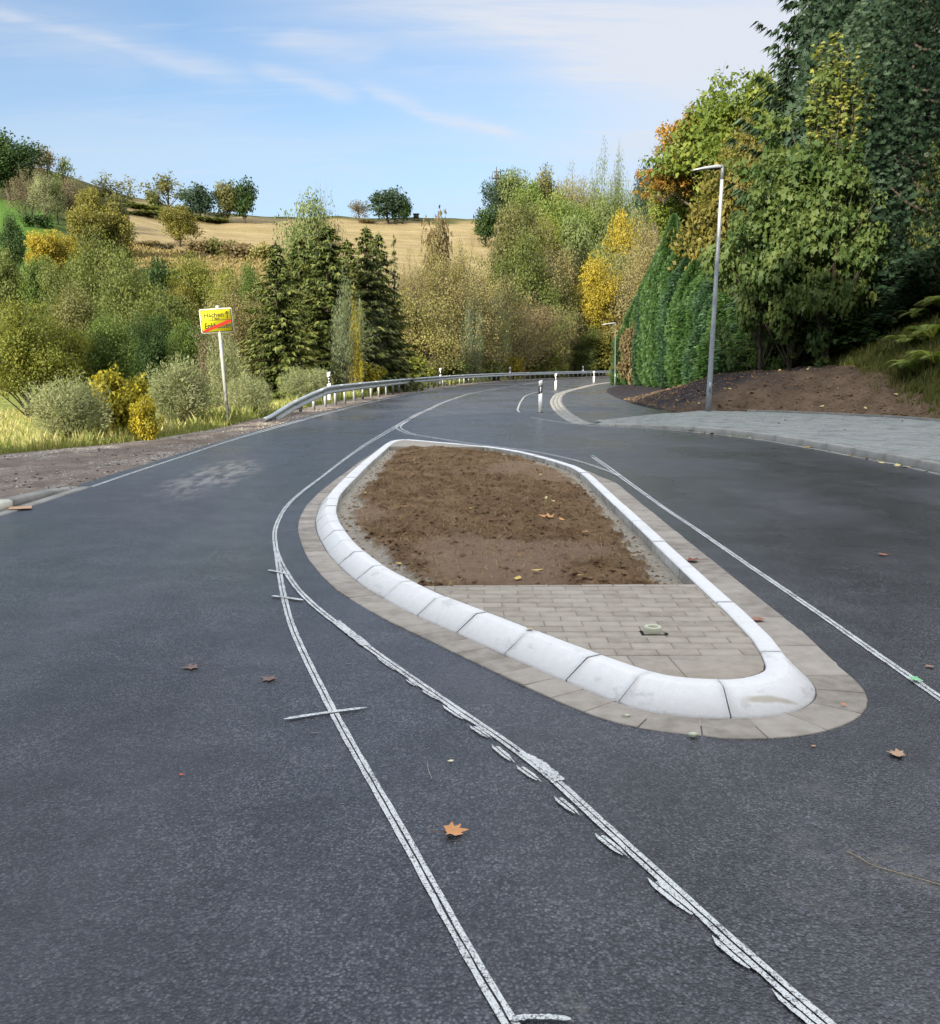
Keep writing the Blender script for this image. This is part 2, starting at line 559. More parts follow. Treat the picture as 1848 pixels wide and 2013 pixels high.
def mat_paint_line():
    m, nt, b = material('road_marking_paint')
    p = pos(nt)
    vo = N(nt, 'ShaderNodeTexVoronoi', i_Scale=170.0, feature='F1')
    nt.links.new(p, vo.inputs['Vector'])
    n1 = noise(nt, p, 210, 4, .7)
    n2 = noise(nt, p, 6, 4, .6)
    w = math_n(nt, 'ADD', math_n(nt, 'MULTIPLY', vo.outputs['Distance'], .22), math_n(nt, 'ADD', math_n(nt, 'MULTIPLY', noise(nt, p, 330, 3, .7), .55), math_n(nt, 'ADD', math_n(nt, 'MULTIPLY', noise(nt, p, 70, 4, .6), .35), math_n(nt, 'MULTIPLY', n2, .25))))
    k = smooth_n(nt, w, .665, .80)
    c = mixc(nt, k, (.56, .575, .56), (.05, .052, .06))
    nt.links.new(c, b.inputs['Base Color'])
    b.inputs['Roughness'].default_value = .7
    h = math_n(nt, 'MULTIPLY', vo.outputs['Distance'], -1.0)
    bump(nt, b, h, .003, .6)
    return m


def mat_leaf(name, stops, trans=.28, hue=.0, rough=.55):
    m, nt, b = material(name)
    at = N(nt, 'ShaderNodeAttribute', attribute_name='rnd')
    n = noise(nt, pos(nt), 1.1, 3, .5)
    f = math_n(nt, 'ADD', math_n(nt, 'MULTIPLY', at.outputs['Fac'], .75), math_n(nt, 'MULTIPLY', n, .35), clamp=True)
    k = len(stops)
    c = ramp(nt, f, [(0.12 + .72 * i / (k - 1), s) for i, s in enumerate(stops)])
    nt.links.new(c, b.inputs['Base Color'])
    b.inputs['Roughness'].default_value = rough
    b.inputs['Specular IOR Level'].default_value = .25
    tr = N(nt, 'ShaderNodeBsdfTranslucent')
    nt.links.new(mixc(nt, 1.0, c, (1.25, 1.15, .6), 'MULTIPLY'), tr.inputs[0])
    mx = N(nt, 'ShaderNodeMixShader', i_0=trans)
    nt.links.new(b.outputs[0], mx.inputs[1]); nt.links.new(tr.outputs[0], mx.inputs[2])
    nt.links.new(mx.outputs[0], nt.nodes['Material Output'].inputs[0])
    return m


M_ASPH = mat_asphalt()
M_LINE = mat_paint_line()
def mat_kerb():
    m, nt, b = material('white_painted_concrete')
    p = pos(nt)
    c = ramp(nt, noise(nt, p, 24, 6, .65), [(.20, (.52, .50, .46)), (.36, (.66, .65, .63)), (.7, (.71, .71, .70))])
    c = mixc(nt, smooth_n(nt, noise(nt, p, 170, 3, .7), .56, .70, 0, .55), c, (.50, .48, .45))
    at = N(nt, 'ShaderNodeAttribute', attribute_name='rnd')
    c = mixc(nt, math_n(nt, 'MULTIPLY', at.outputs['Fac'], .10), c, (.48, .47, .45))
    sc_ = math_n(nt, 'MULTIPLY', smooth_n(nt, noise(nt, pos(nt, (1, 1, 3)), 3.5, 7, .75), .56, .66), .40)      # tyre scuffs and grime
    c = mixc(nt, sc_, c, (.36, .34, .315))
    ch = blotch(nt, p, 1.33, 3.955, .17, .022, .22, .5, 14)                                            # the scraped paint on the corner stone
    c = mixc(nt, math_n(nt, 'MULTIPLY', ch, .8), c, (.40, .36, .27))
    nt.links.new(c, b.inputs['Base Color'])
    b.inputs['Roughness'].default_value = .62
    b.inputs['Specular IOR Level'].default_value = .3
    n1 = bump(nt, b, noise(nt, p, 190, 4, .7), .0018, .8)
    bump(nt, b, noise(nt, p, 14, 4, .6), .003, .5, n1)
    return m


M_KERBW = mat_kerb()
M_KIN = mat_simple('kerb_inner_concrete', [(.25, (.20, .19, .165)), (.55, (.33, .32, .285)), (.9, (.50, .49, .46))], 9.0, .85, .0015, 120, .2, rnd=.3)
M_CREAM = mat_simple('cream_painted_kerb', [(.25, (.44, .42, .33)), (.5, (.60, .59, .49)), (.9, (.68, .67, .58))], 8.0, .7, .0012, 120, .3)
M_CONC = mat_simple('grey_brown_concrete', [(.2, (.18, .158, .13)), (.5, (.28, .25, .212)), (.85, (.36, .325, .28))], 9.0, .85, .0012, 150, .25, rnd=.35)
M_CONC2 = mat_simple('pale_grey_concrete', [(.2, (.19, .185, .165)), (.55, (.27, .265, .24)), (.9, (.35, .34, .31))], 5.0, .85, .001, 120, .25, rnd=.3)
M_PAVE = mat_simple('beige_concrete_paver', [(.2, (.25, .218, .175)), (.5, (.32, .283, .232)), (.85, (.375, .335, .28))], 14.0, .88, .0008, 200, .2, rnd=.35)
M_SWPAVE = mat_simple('grey_green_paver', [(.1, (.12, .13, .125)), (.45, (.27, .285, .265)), (.9, (.36, .37, .345))], 1.6, .85, .001, 120, .25, rnd=.6)
M_SAND = mat_simple('joint_sand', [(.2, (.24, .21, .17)), (.8, (.34, .30, .245))], 30.0, .95, .001, 200, .1)
M_STEEL = mat_simple('galvanised_steel', [(.3, (.36, .39, .39)), (.7, (.52, .56, .56))], 3.0, .45, .0, 0, .5, metal=.35)
M_STEELP = mat_simple('galvanised_post', [(.3, (.29, .315, .335)), (.7, (.41, .44, .46))], 14.0, .55, .0, 0, .5, metal=.35)
M_POLEL = mat_simple('light_grey_pole', [(.3, (.27, .28, .265)), (.7, (.34, .35, .33))], 10.0, .5, 0, 0, .4)
M_WHITE = mat_simple('white_plastic', [(.3, (.74, .75, .75)), (.8, (.80, .80, .80))], 3.0, .45, 0, 0, .4)
M_BLACK = mat_simple('black_plastic', [(.3, (.006, .006, .007)), (.8, (.012, .012, .013))], 3.0, .6, 0, 0, .2)
M_REFL = mat_simple('reflector', [(.3, (.75, .76, .78)), (.8, (.85, .86, .88))], 3.0, .2, 0, 0, .7)
M_DGREY = mat_simple('lamp_housing', [(.3, (.09, .095, .10)), (.8, (.14, .15, .155))], 3.0, .4, 0, 0, .5)
M_YELLOW = mat_simple('yellow_sign_face', [(.3, (.52, .48, .012)), (.8, (.55, .51, .016))], 2.0, .6, 0, 0, .2)
M_SIGNW = mat_simple('cream_sign_edge', [(.3, (.52, .51, .42)), (.8, (.58, .57, .47))], 2.0, .4, 0, 0, .5)
M_RED = mat_simple('red_sign_bar', [(.3, (.36, .010, .006)), (.8, (.40, .014, .008))], 2.0, .6, 0, 0, .2)
M_BARK = mat_simple('bark', [(.2, (.045, .036, .028)), (.8, (.11, .09, .07))], 6.0, .9, .01, 20, .1)
M_TWIG = mat_simple('twig', [(.2, (.10, .07, .045)), (.8, (.20, .15, .10))], 6.0, .9, 0, 20, .1)
M_STRAW = mat_simple('straw', [(.2, (.20, .14, .06)), (.8, (.40, .30, .14))], 9.0, .9, 0, 20, .1, rnd=.9)

# ------------------------------------------------------------------ plan of the place
RAIL = np.array([(-5.62, 25.5), (-5.5, 30), (-5.3, 34), (-5.12, 38), (-4.85, 42), (-4.52, 46), (-4.15, 50), (-3.72, 54.5), (-3.2, 59), (-2.4, 65),
                 (-0.8, 76.6), (1.1, 86), (3.3, 95), (6.1, 104), (9.8, 114), (14.8, 126), (21.5, 141), (30, 158), (42, 178)], float)
ROAD_L = [(-4.75, -12), (-4.75, 11.6), (-5.02, 12.0), (-5.05, 20), (-4.98, 25), (-4.92, 28), (-4.80, 31), (-4.6, 36), (-4.3, 41), (-3.8, 48), (-3.15, 54.5),
          (-2.6, 59), (-1.8, 65), (-0.1, 76.6), (1.9, 86), (4.1, 95), (6.9, 104), (10.6, 114), (15.6, 126), (22.3, 141), (31, 158), (43, 178)]
ROAD_R = [(6.62, -12), (6.62, 14), (6.5, 15.2), (6.38, 17), (6.12, 18.7), (5.86, 19.8), (5.45, 21), (5.0, 21.95), (4.4, 22.9), (3.82, 23.6), (3.2, 24.4), (3.4, 25.8),
          (4.7, 27.1), (6.3, 28.5), (6.5, 29.8), (6.4, 32.6), (6.38, 37.3), (6.9, 46.3), (7.67, 54.4), (9.0, 63.2), (11.6, 73.3), (15.5, 84), (20, 95), (26, 108), (33, 124), (44, 146), (56, 168)]
VERGE_L = [(-9.4, -12), (-9.0, 8), (-8.6, 13), (-8.2, 16.45), (-7.6, 17.5), (-7.1, 18.6), (-6.7, 20.0), (-6.35, 22.4), (-6.3, 24.2), (-6.35, 26), (-6.3, 30), (-6.1, 36), (-5.8, 41), (-5.2, 48),
           (-4.4, 56), (-3.6, 63), (-1.8, 76.6), (0.1, 86), (2.3, 95), (5.1, 104), (8.8, 114), (13.8, 126), (20.5, 141), (29, 158), (41, 178)]
SOIL_R = [(12.3, -12), (12.3, 10), (12.15, 18), (12.05, 22), (11.9, 23.9), (11.46, 25.7), (10.5, 27.1), (9.4, 28.5), (8.4, 29.3), (7.35, 29.9), (6.62, 30.3), (6.42, 32.6), (6.42, 37.3), (6.94, 46.3),
          (7.71, 54.4), (9.04, 63.2), (11.64, 73.3), (15.54, 84), (20.1, 95), (26.1, 108), (33.1, 124), (44.1, 146), (56, 168)]


def xat(pl, y):
    pl = np.asarray(pl)
    return np.interp(y, pl[:, 1], pl[:, 0])


def sst(x, a, b):
    t = np.clip((x - a) / (b - a), 0, 1)
    return t * t * (3 - 2 * t)


_U = np.array([-900, -200, 0, 60, 130, 200, 250, 350, 450, 560, 800, 960, 1100, 1300, 1600, 2600])
_V = np.array([250, 300, 345, 348, 356, 378, 396, 420, 437, 443, 445, 449, 444, 430, 420, 400])
CREST = 310.0


def terr(x, y):
    x = np.asarray(x, float); y = np.asarray(y, float)
    yy = np.maximum(y, 1.0)
    u = CX + FPX * np.clip(x / yy, -1.2, 1.2)
    zc = CAMH + (HZ - np.interp(u, _U, _V)) / FPX * CREST
    y0 = np.interp(u, [600, 900, 1100], [88, 118, 145])
    t = np.clip((y - y0) / (CREST - y0), 0, 1)
    hill = (zc + 1.5) * (0.85 * t + 0.15 * t * t) - np.maximum(y - CREST, 0) * .10
    dl = xat(VERGE_L, y) - x
    dr = x - xat(SOIL_R, y)
    low = -0.03 - 0.75 * sst(dl, 0, 3.5) - 0.9 * sst(dl, 3, 26)
    zl = low + hill * sst(dl, 2, 22)
    f = 1 - sst(y, 34, 50)
    bank = (.32 * f + .06) * np.clip(dr, 0, 3.0) + .09 * np.clip(dr - 3.0, 0, 25) + .55 * f * np.clip(x - 12.6, 0, 5) * sst(dr, .2, 2)
    zr = bank + hill * sst(dr, 4, 30) - 0.02
    z = np.where(dl > 0, zl, np.where(dr > 0, zr, -0.04))
    z = z + (fbm(x * .12, y * .12, 3, 5) - .5) * 1.2 * sst(dl, 6, 20) * sst(y, 20, 60)
    z = z + (fbm(x * 1.3, y * 1.3, 3, 9) - .5) * .22 * sst(dl, .2, 2.0) * (1 - sst(y, 90, 130))
    # unseen slope raised behind the camera to shade the road
    shade_ridge = 13 * sst(-8 - y, 0, 20) * sst(x, -48, -36) * sst(-x, -75, -45)
    return np.where(y < -6, z * sst(-y, 14, 6) + shade_ridge, z)


def tz(x, y):
    return float(terr(np.array([x]), np.array([y]))[0])


def grid_axis(breaks):
    out = []
    for a, b, st in breaks:
        out.append(np.arange(a, b - 1e-6, st))
    out.append([breaks[-1][1]])
    return np.concatenate(out)


def build_ground():
    X = grid_axis([(-700, -260, 40), (-260, -120, 4), (-120, -40, 1.6), (-40, -14, .7), (-14, 30, .35), (30, 70, 1.6), (70, 220, 4), (220, 700, 40)])
    Y = grid_axis([(-90, -14, 3), (-14, 10, .8), (10, 36, .4), (36, 90, .8), (90, 330, 1.8), (330, 420, 8), (420, 900, 60)])
    gx, gy = np.meshgrid(X, Y)
    z = terr(gx, gy)
    V = np.stack([gx, gy, z], -1).reshape(-1, 3)
    w = len(X); h = len(Y)
    i = (np.arange(h - 1)[:, None] * w + np.arange(w - 1)[None, :]).ravel()
    F = np.stack([i, i + 1, i + w + 1, i + w], -1)
    x, y = V[:, 0], V[:, 1]
    u = CX + FPX * x / np.maximum(y, 1)
    nz = (fbm(x * .08, y * .08, 3, 3) - .5)
    uu = u + nz * 60; d = y + nz * 16
    field = sst(uu, 238, 262) * sst(d, 212, 218) * (1 - sst(d, 300, 306)) * (1 - sst(uu, 985, 1000))
    field = np.maximum(field, sst(uu, 560, 600) * sst(d, 175, 190) * (1 - sst(d, 300, 306)) * (1 - sst(uu, 985, 1000)))
    dry = sst(uu, 230, 262) * sst(d, 150, 165) * (1 - sst(d, 204, 212)) * (1 - sst(uu, 700, 900))
    green = (1 - sst(uu, 100, 200)) * sst(d, 150, 160) * (1 - sst(d, 238, 246))
    dl = xat(VERGE_L, y) - x
    mead = sst(dl, .0, .6) * (1 - sst(y, 85, 110))
    me = mesh_np('ground', V, [F], {'field': field, 'dry': dry, 'green': green, 'mead': mead}, True)
    m, nt, b = material('ground_cover')
    L = nt.links.new

    def A(n): return N(nt, 'ShaderNodeAttribute', attribute_name=n).outputs['Fac']
    p = pos(nt)
    base = ramp(nt, noise(nt, p, .35, 6, .6), [(.3, (.030, .036, .014)), (.55, (.055, .060, .022)), (.8, (.11, .095, .045))])
    fl = ramp(nt, noise(nt, pos(nt, (.25, 1.2, 1)), .30, 7, .65), [(.25, (.17, .135, .070)), (.5, (.25, .20, .105)), (.75, (.34, .28, .16))])
    wv = N(nt, 'ShaderNodeTexWave', i_Scale=.32, i_Distortion=3.0, i_Detail=3.0, bands_direction='Y')
    L(p, wv.inputs[0])
    fl = mixc(nt, math_n(nt, 'MULTIPLY', wv.outputs[0], .22), fl, (.20, .13, .06))
    fl = mixc(nt, smooth_n(nt, noise(nt, pos(nt, (.15, 1, 1)), .09, 4, .6), .5, .7, 0, .35), fl, (.20, .17, .06))
    dr = ramp(nt, noise(nt, pos(nt, (.5, 1.2, 1)), .6, 7, .7), [(.3, (.13, .115, .045)), (.55, (.24, .19, .085)), (.8, (.33, .26, .13))])
    gr = ramp(nt, noise(nt, p, .25, 6, .6), [(.3, (.050, .105, .020)), (.7, (.085, .155, .032))])
    md = ramp(nt, noise(nt, p, 1.6, 6, .65), [(.3, (.09, .125, .03)), (.5, (.17, .20, .05)), (.75, (.30, .27, .12))])
    c = mixc(nt, A('mead'), base, md)
    c = mixc(nt, A('green'), c, gr)
    c = mixc(nt, A('dry'), c, dr)
    c = mixc(nt, A('field'), c, fl)
    L(c, b.inputs['Base Color'])
    b.inputs['Roughness'].default_value = .95
    b.inputs['Specular IOR Level'].default_value = .05
    n1 = bump(nt, b, noise(nt, p, .8, 6, .7), .5, .6)
    bump(nt, b, noise(nt, p, 12, 5, .7), .05, .7, n1)
    me.materials.append(m)
    o = link(bpy.data.objects.new('ground', me))
    tag(o, 'ground of meadow, dry grass, green pasture and brown stubble field rising to the skyline', kind='structure')


build_ground()


def strip_sheet(name, Ls, Rs, ys, z, mat, nx=1, zf=None):
    ys = np.asarray(ys, float)
    a = xat(Ls, ys) if not callable(Ls) else Ls(ys)
    b = xat(Rs, ys) if not callable(Rs) else Rs(ys)
    t = np.linspace(0, 1, nx + 1)[None, :]
    gx = a[:, None] * (1 - t) + b[:, None] * t
    gy = np.repeat(ys[:, None], nx + 1, 1)
    zz = np.full_like(gx, z) if zf is None else zf(gx, gy)
    V = np.stack([gx, gy, zz], -1).reshape(-1, 3)
    w = nx + 1
    i = (np.arange(len(ys) - 1)[:, None] * w + np.arange(nx)[None, :]).ravel()
    F = np.stack([i, i + 1, i + w + 1, i + w], -1)
    me = mesh_np(name, V, [F], None, zf is not None, (mat,))
    return link(bpy.data.objects.new(name, me))


ROAD_R = [(a + .14, b) for a, b in ROAD_R]
ysr = np.unique(np.concatenate([[q[1] for q in ROAD_L], [q[1] for q in ROAD_R], np.arange(20, 32, .5), np.arange(32, 160, 3)]))
ysr = ysr[ysr <= 168]
road = strip_sheet('road', ROAD_L, ROAD_R, ysr, 0.0, M_ASPH, 4)
tag(road, 'fresh dark blue grey asphalt road curving to the right past the traffic island', kind='structure')

# gravel verge on the left
M_GRAV = None


def mat_gravel():
    m, nt, b = material('gravel_verge')
    p = pos(nt)
    vo = N(nt, 'ShaderNodeTexVoronoi', i_Scale=38.0)
    nt.links.new(p, vo.inputs['Vector'])
    c = ramp(nt, noise(nt, p, 1.3, 7, .7), [(.25, (.085, .064, .048)), (.5, (.145, .112, .086)), (.75, (.23, .18, .14))])
    pat = smooth_n(nt, noise(nt, pos(nt, (1, .45, 1), .35), .9, 6, .7), .46, .62)
    sp = nt.nodes.new('ShaderNodeSeparateColor'); nt.links.new(vo.outputs['Color'], sp.inputs[0])
    st = math_n(nt, 'MULTIPLY', smooth_n(nt, sp.outputs[0], .45, .75), pat)
    c = mixc(nt, st, c, (.38, .35, .305))
    nt.links.new(c, b.inputs['Base Color'])
    b.inputs['Roughness'].default_value = .95
    n1 = bump(nt, b, math_n(nt, 'MULTIPLY', vo.outputs['Distance'], -1.0), .02, .8)
    bump(nt, b, noise(nt, p, 14, 5, .7), .03, .6, n1)
    return m


M_GRAV = mat_gravel()


def vz(x, y):
    e = sst(x - xat(VERGE_L, y), 0, .5) * sst(xat(ROAD_L, y) - x, -.05, .3)
    return -.02 + .012 * e + (fbm(x * 2.2, y * 2.2, 4, 2) - .35) * .10 * e


ysv = np.concatenate([np.arange(-12, 8, 1.0), np.arange(8, 34, .1), np.arange(34, 168, 1.2)])
verge = strip_sheet('gravel_verge', lambda y: xat(VERGE_L, y) - .25, lambda y: xat(ROAD_L, y) + .05 - (y < 11.8) * .35, ysv, 0, M_GRAV, 26, vz)
tag(verge, 'brown gravel verge with pale stones between the meadow and the road edge', kind='structure')


def pebbles(n, fx, smin, smax, seed):
    r = np.random.RandomState(seed)
    x, y = fx(r, n)
    s = smin + (smax - smin) * r.rand(n) ** 3
    base = np.array([(1, 0, 0), (0, 1, 0), (-1, 0, 0), (0, -1, 0), (.1, .1, .75), (0, 0, -.7)], float)
    F = np.array([(0, 1, 4), (1, 2, 4), (2, 3, 4), (3, 0, 4), (1, 0, 5), (2, 1, 5), (3, 2, 5), (0, 3, 5)])
    an = r.rand(n) * 6.28
    k = base[None] * (1 + .35 * (r.rand(n, 6, 3) - .5)) * s[:, None, None]
    X = k[..., 0] * np.cos(an)[:, None] - k[..., 1] * np.sin(an)[:, None] + x[:, None]
    Y = k[..., 0] * np.sin(an)[:, None] + k[..., 1] * np.cos(an)[:, None] + y[:, None]
    return x, y, np.stack([X, Y, k[..., 2]], -1), (F[None] + (np.arange(n) * 6)[:, None, None]).reshape(-1, 3), r.rand(n)


M_STONE = mat_simple('loose_stones', [(.2, (.13, .11, .09)), (.6, (.28, .25, .215)), (.9, (.46, .43, .38))], 6.0, .9, 0, 0, .2, rnd=.8)


def verge_xy(r, n):
    y = 8 + 26 * r.rand(n) ** 1.0
    a, b = xat(VERGE_L, y), xat(ROAD_L, y)
    t = np.where(r.rand(n) < .7, 1 - r.rand(n) ** 1.5 * .5, r.rand(n))
    return a + (b - a) * t * .985 + .05, y


x, y, V, F, rr = pebbles(2600, verge_xy, .006, .032, 4)
V[..., 2] += vz(x, y)[:, None] + .004
mb = MB(); mb.add(V.reshape(-1, 3), {3: F}, np.repeat(rr, 6))
o = mb.obj('loose_stones', M_STONE)
tag(o, 'pale loose stones scattered over the brown gravel verge', kind='stuff')


# ------------------------------------------------------------------ painted lines
def catmull(P, step=.12):
    P = np.asarray(P, float)
    Q = np.vstack([2 * P[0] - P[1], P, 2 * P[-1] - P[-2]])
    out = []
    for i in range(1, len(Q) - 2):
        p0, p1, p2, p3 = Q[i - 1], Q[i], Q[i + 1], Q[i + 2]
        n = max(2, int(np.linalg.norm(p2 - p1) / step))
        t = (np.arange(n) / n)[:, None]
        out.append(.5 * ((2 * p1) + (-p0 + p2) * t + (2 * p0 - 5 * p1 + 4 * p2 - p3) * t * t + (-p0 + 3 * p1 - 3 * p2 + p3) * t ** 3))
    out.append(P[-1:])
    return np.vstack(out)


def offs(P, d):
    T = np.gradient(P, axis=0); T = unit(T)
    return P + np.c_[-T[:, 1], T[:, 0]] * np.asarray(d).reshape(-1, 1)


LINE_Z = [.004]


def ribbon_mesh(mb, P, o0, o1, z, jit=.0015, seed=0):
    r = np.random.RandomState(seed + len(P))
    n = len(P)
    o0 = np.broadcast_to(o0, (n,)) + (r.rand(n) - .5) * jit * 2
    o1 = np.broadcast_to(o1, (n,)) + (r.rand(n) - .5) * jit * 2
    A, B = offs(P, o0), offs(P, o1)
    V = np.vstack([np.c_[A, np.full(n, z)], np.c_[B, np.full(n, z)]])
    i = np.arange(n - 1)
    mb.add(V, {4: np.stack([i, i + 1, i + 1 + n, i + n], -1)[:, ::-1]})


def smooth_line(P, k=30):
    P = P.copy()
    for _ in range(k):
        P[1:-1] = (P[:-2] + 2 * P[1:-1] + P[2:]) / 4
    return P


def marking(name, label, pts, w0=.045, gap0=.005, w1=None, gap1=None, ystart=12, yend=30, step=.12, z=.004, smooth=True, parent=None):
    P = smooth_line(catmull(pts, .06)) if smooth else np.asarray(pts, float)
    f = sst(P[:, 1], ystart, yend)
    w = w0 + ((w1 or w0) - w0) * f
    g = gap0 + ((gap1 or gap0) - gap0) * f
    mb = MB()
    h = (w - g) / 2
    ribbon_mesh(mb, P, g / 2, g / 2 + h, z, .0015, 1)
    ribbon_mesh(mb, P, -g / 2 - h, -g / 2, z, .0015, 2)
    o = mb.obj(name, M_LINE)
    return tag(o, label, kind='structure')


L1 = [(1.95, -3.0), (1.0, -.5), (.46, .95), (.17, 1.72), (.095, 1.93), (.0, 2.18), (-.08, 2.40), (-.135, 2.60), (-.21, 2.80), (-.29, 3.03), (-.38, 3.29), (-.485, 3.58), (-.60, 3.92), (-.73, 4.32), (-.885, 4.80), (-1.05, 5.34), (-1.21, 5.96), (-1.32, 6.41), (-1.62, 7.71), (-1.78, 8.43),
      (-1.88, 9.09), (-1.985, 10.05), (-2.03, 11.23), (-2.03, 12.83), (-2.04, 15.2), (-2.02, 17.8), (-1.96, 20.1), (-1.86, 23.2), (-1.74, 27), (-1.62, 30.0), (-1.38, 34), (-1.15, 38.6), (-.55, 46), (.0, 51.5),
      (1.4, 60.5), (3.2, 71), (5.6, 83), (8.8, 97), (12.0, 108), (17, 123)]
marking('lane_line', 'double white line from the bottom edge up the left side of the island', L1, .040, .006, .115, .055, 13, 24)
L2 = [(-1.60, 7.62), (-1.515, 7.3), (-1.43, 7.01), (-1.23, 6.39), (-1.13, 6.12), (-.98, 5.77), (-.73, 5.26), (-.55, 4.89), (-.39, 4.58), (-.23, 4.29), (-.09, 4.01), (-.01, 3.87), (.11, 3.66), (.21, 3.47), (.30, 3.30), (.40, 2.99), (.48, 2.79),
      (.55, 2.62), (.61, 2.46), (.67, 2.31), (.72, 2.17), (.76, 2.04), (.82, 1.93), (.93, 1.70), (1.30, .95), (2.05, -.5), (3.4, -3.0)]
marking('lane_line', 'double white line branching off beside the sloped kerb towards the bottom right', L2, .041, .006, z=.0055)
blob = MB()
ribbon_mesh(blob, catmull([(.205, 3.485), (.245, 3.41), (.30, 3.29), (.325, 3.22)], .012), -.018, .026 * np.minimum(1, .15 + np.linspace(0, 2.2, len(catmull([(.205, 3.485), (.245, 3.41), (.30, 3.29), (.325, 3.22)], .012)))), .0082, .004, 3)
ribbon_mesh(blob, catmull([(-.80, 5.42), (-.73, 5.27), (-.60, 5.0), (-.56, 4.92)], .03), -.027, .024, .0082, .004, 5)
tag(blob.obj('paint_smear', M_LINE), 'thick white paint smears where two strokes of the branching line overlap', kind='structure')
DASH = [((-.48, 4.71), (-.36, 4.48), .03), ((-.31, 4.37), (-.25, 4.25), .03), ((-.22, 4.21), (-.13, 4.06), .042), ((-.12, 4.01), (-.01, 3.81), .045), ((0, 3.77), (.09, 3.61), .045), ((.09, 3.56), (.17, 3.38), .045),
        ((.18, 3.36), (.26, 3.21), .045), ((.30, 3.10), (.37, 2.95), .045), ((.41, 2.83), (.49, 2.67), .045), ((.53, 2.56), (.635, 2.34), .055), ((.65, 2.27), (.72, 2.11), .055), ((.74, 2.05), (.83, 1.86), .05)]
for k, (a, b, w) in enumerate(DASH):
    a, b = np.array(a), np.array(b)
    t = np.linspace(0, 1, 24)[:, None]
    P = a + (b - a) * t
    prof = np.minimum(1, np.minimum(t[:, 0] * 5 + .1, (1 - t[:, 0]) * 2.5 + .05)); w = w * .60
    sh = (t[:, 0] - .5) * .010
    mb = MB()
    ribbon_mesh(mb, P[3:], np.full(21, .0025), .0025 + (w / 2) * prof[3:],   .0068, .001, k)
    ribbon_mesh(mb, P[:21], -.0025 - (w / 2) * prof[:21], np.full(21, -.0025),   .0068, .001, k + 50)
    o = mb.obj('paint_dash', M_LINE)
    tag(o, 'short double white paint stroke beside the branching line, one of a row of overlapping dashes', kind='structure')
R1 = [(2.055, 15.8), (2.07, 13.7), (2.07, 12.6), (2.075, 11.4), (2.08, 9.9), (2.105, 8.87), (2.12, 7.7), (2.13, 6.8), (2.14, 6.26), (2.15, 5.5), (2.15, 4.96), (2.155, 4.3), (2.16, 3.6), (2.17, 2.0), (2.18, 0), (2.2, -3)]
marking('lane_line', 'double white line along the right side of the island running to the right edge', R1, .046, .006, .075, .025, 9, 15)
R2 = [(2.07, 12.9), (2.03, 13.35), (1.95, 13.85), (1.75, 14.9), (1.39, 16.06), (.92, 17.1), (0.0, 18.45), (-.74, 19.88), (-1.25, 20.9), (-1.48, 21.7), (-1.66, 22.55), (-1.78, 23.5), (-1.79, 24.6), (-1.74, 26.0)]
marking('lane_line', 'double white line curling round the far tip of the island to join the centre line', R2, .06, .02, .14, .07, 14, 21, z=.0055)
LE = [(-4.76, 11.75), (-4.80, 13.5), (-4.82, 15.5), (-4.86, 17.9), (-4.86, 19.9), (-4.83, 22), (-4.76, 25), (-4.65, 28.5), (-4.5, 32), (-4.25, 37), (-3.95, 41.5), (-3.4, 49), (-2.75, 55.5), (-2.0, 61)]
marking('edge_line', 'double white line along the left edge of the asphalt below the guard rail', LE, .055, .012, .16, .085, 17, 24)
FA = [(3.9, 23.25), (3.45, 23.55), (2.95, 24.3), (2.45, 25.5), (2.0, 27.0), (1.81, 28.0)]
marking('edge_line', 'thin white line from the sidewalk tip curving to the first marker post', FA, .05, .004)
FB = [(1.62, 31.0), (1.63, 32.6), (1.75, 34.5), (2.0, 38.2), (2.3, 42.2), (2.75, 47.5), (3.4, 52.3), (4.3, 56.5)]
marking('edge_line', 'thin white arc on the asphalt left of the first marker post', FB, .055, .008)
mb = MB()
for a, b, w in (((-1.50, 6.84), (-1.30, 6.67), .03), ((-1.31, 6.04), (-1.08, 5.92), .032), ((-.80, 3.83), (-.46, 3.97), .024), ((.09, 1.938), (.235, 1.938), .018)):
    a, b = np.array(a), np.array(b)
    t = np.linspace(0, 1, 24)[:, None]
    P = a + (b - a) * t + np.c_[t * 0, np.sin(t * math.pi) * .008]
    prof = np.minimum(1, np.minimum(t[:, 0] * 9, (1 - t[:, 0]) * 6) + .3)
    ribbon_mesh(mb, P, -w / 2 * prof, w / 2 * prof, .0095, .0015, 9)
tag(mb.obj('cross_tick', M_LINE), 'short white tick marks crossing the double centre line', kind='structure')
m_g = mat_simple('green_spray_paint', [(.35, (.14, .36, .18)), (.6, (.26, .62, .30))], 60, .7, 0, 0, .2)
mb = MB()
for cx, cy, r0 in ((2.15, 4.33, .05), (2.06, 15.75, .07)):
    an = np.linspace(0, 2 * math.pi, 25)[:-1]
    rr = r0 * .8 * (.5 + .8 * rs.rand(24))
    V = np.c_[cx + np.cos(an) * rr * .6, cy + np.sin(an) * rr, np.full(24, .02)]
    mb.add(V, [tuple(range(24))])
tag(mb.obj('spray_mark', m_g), 'small green spray paint marks on the right hand double line', kind='structure')

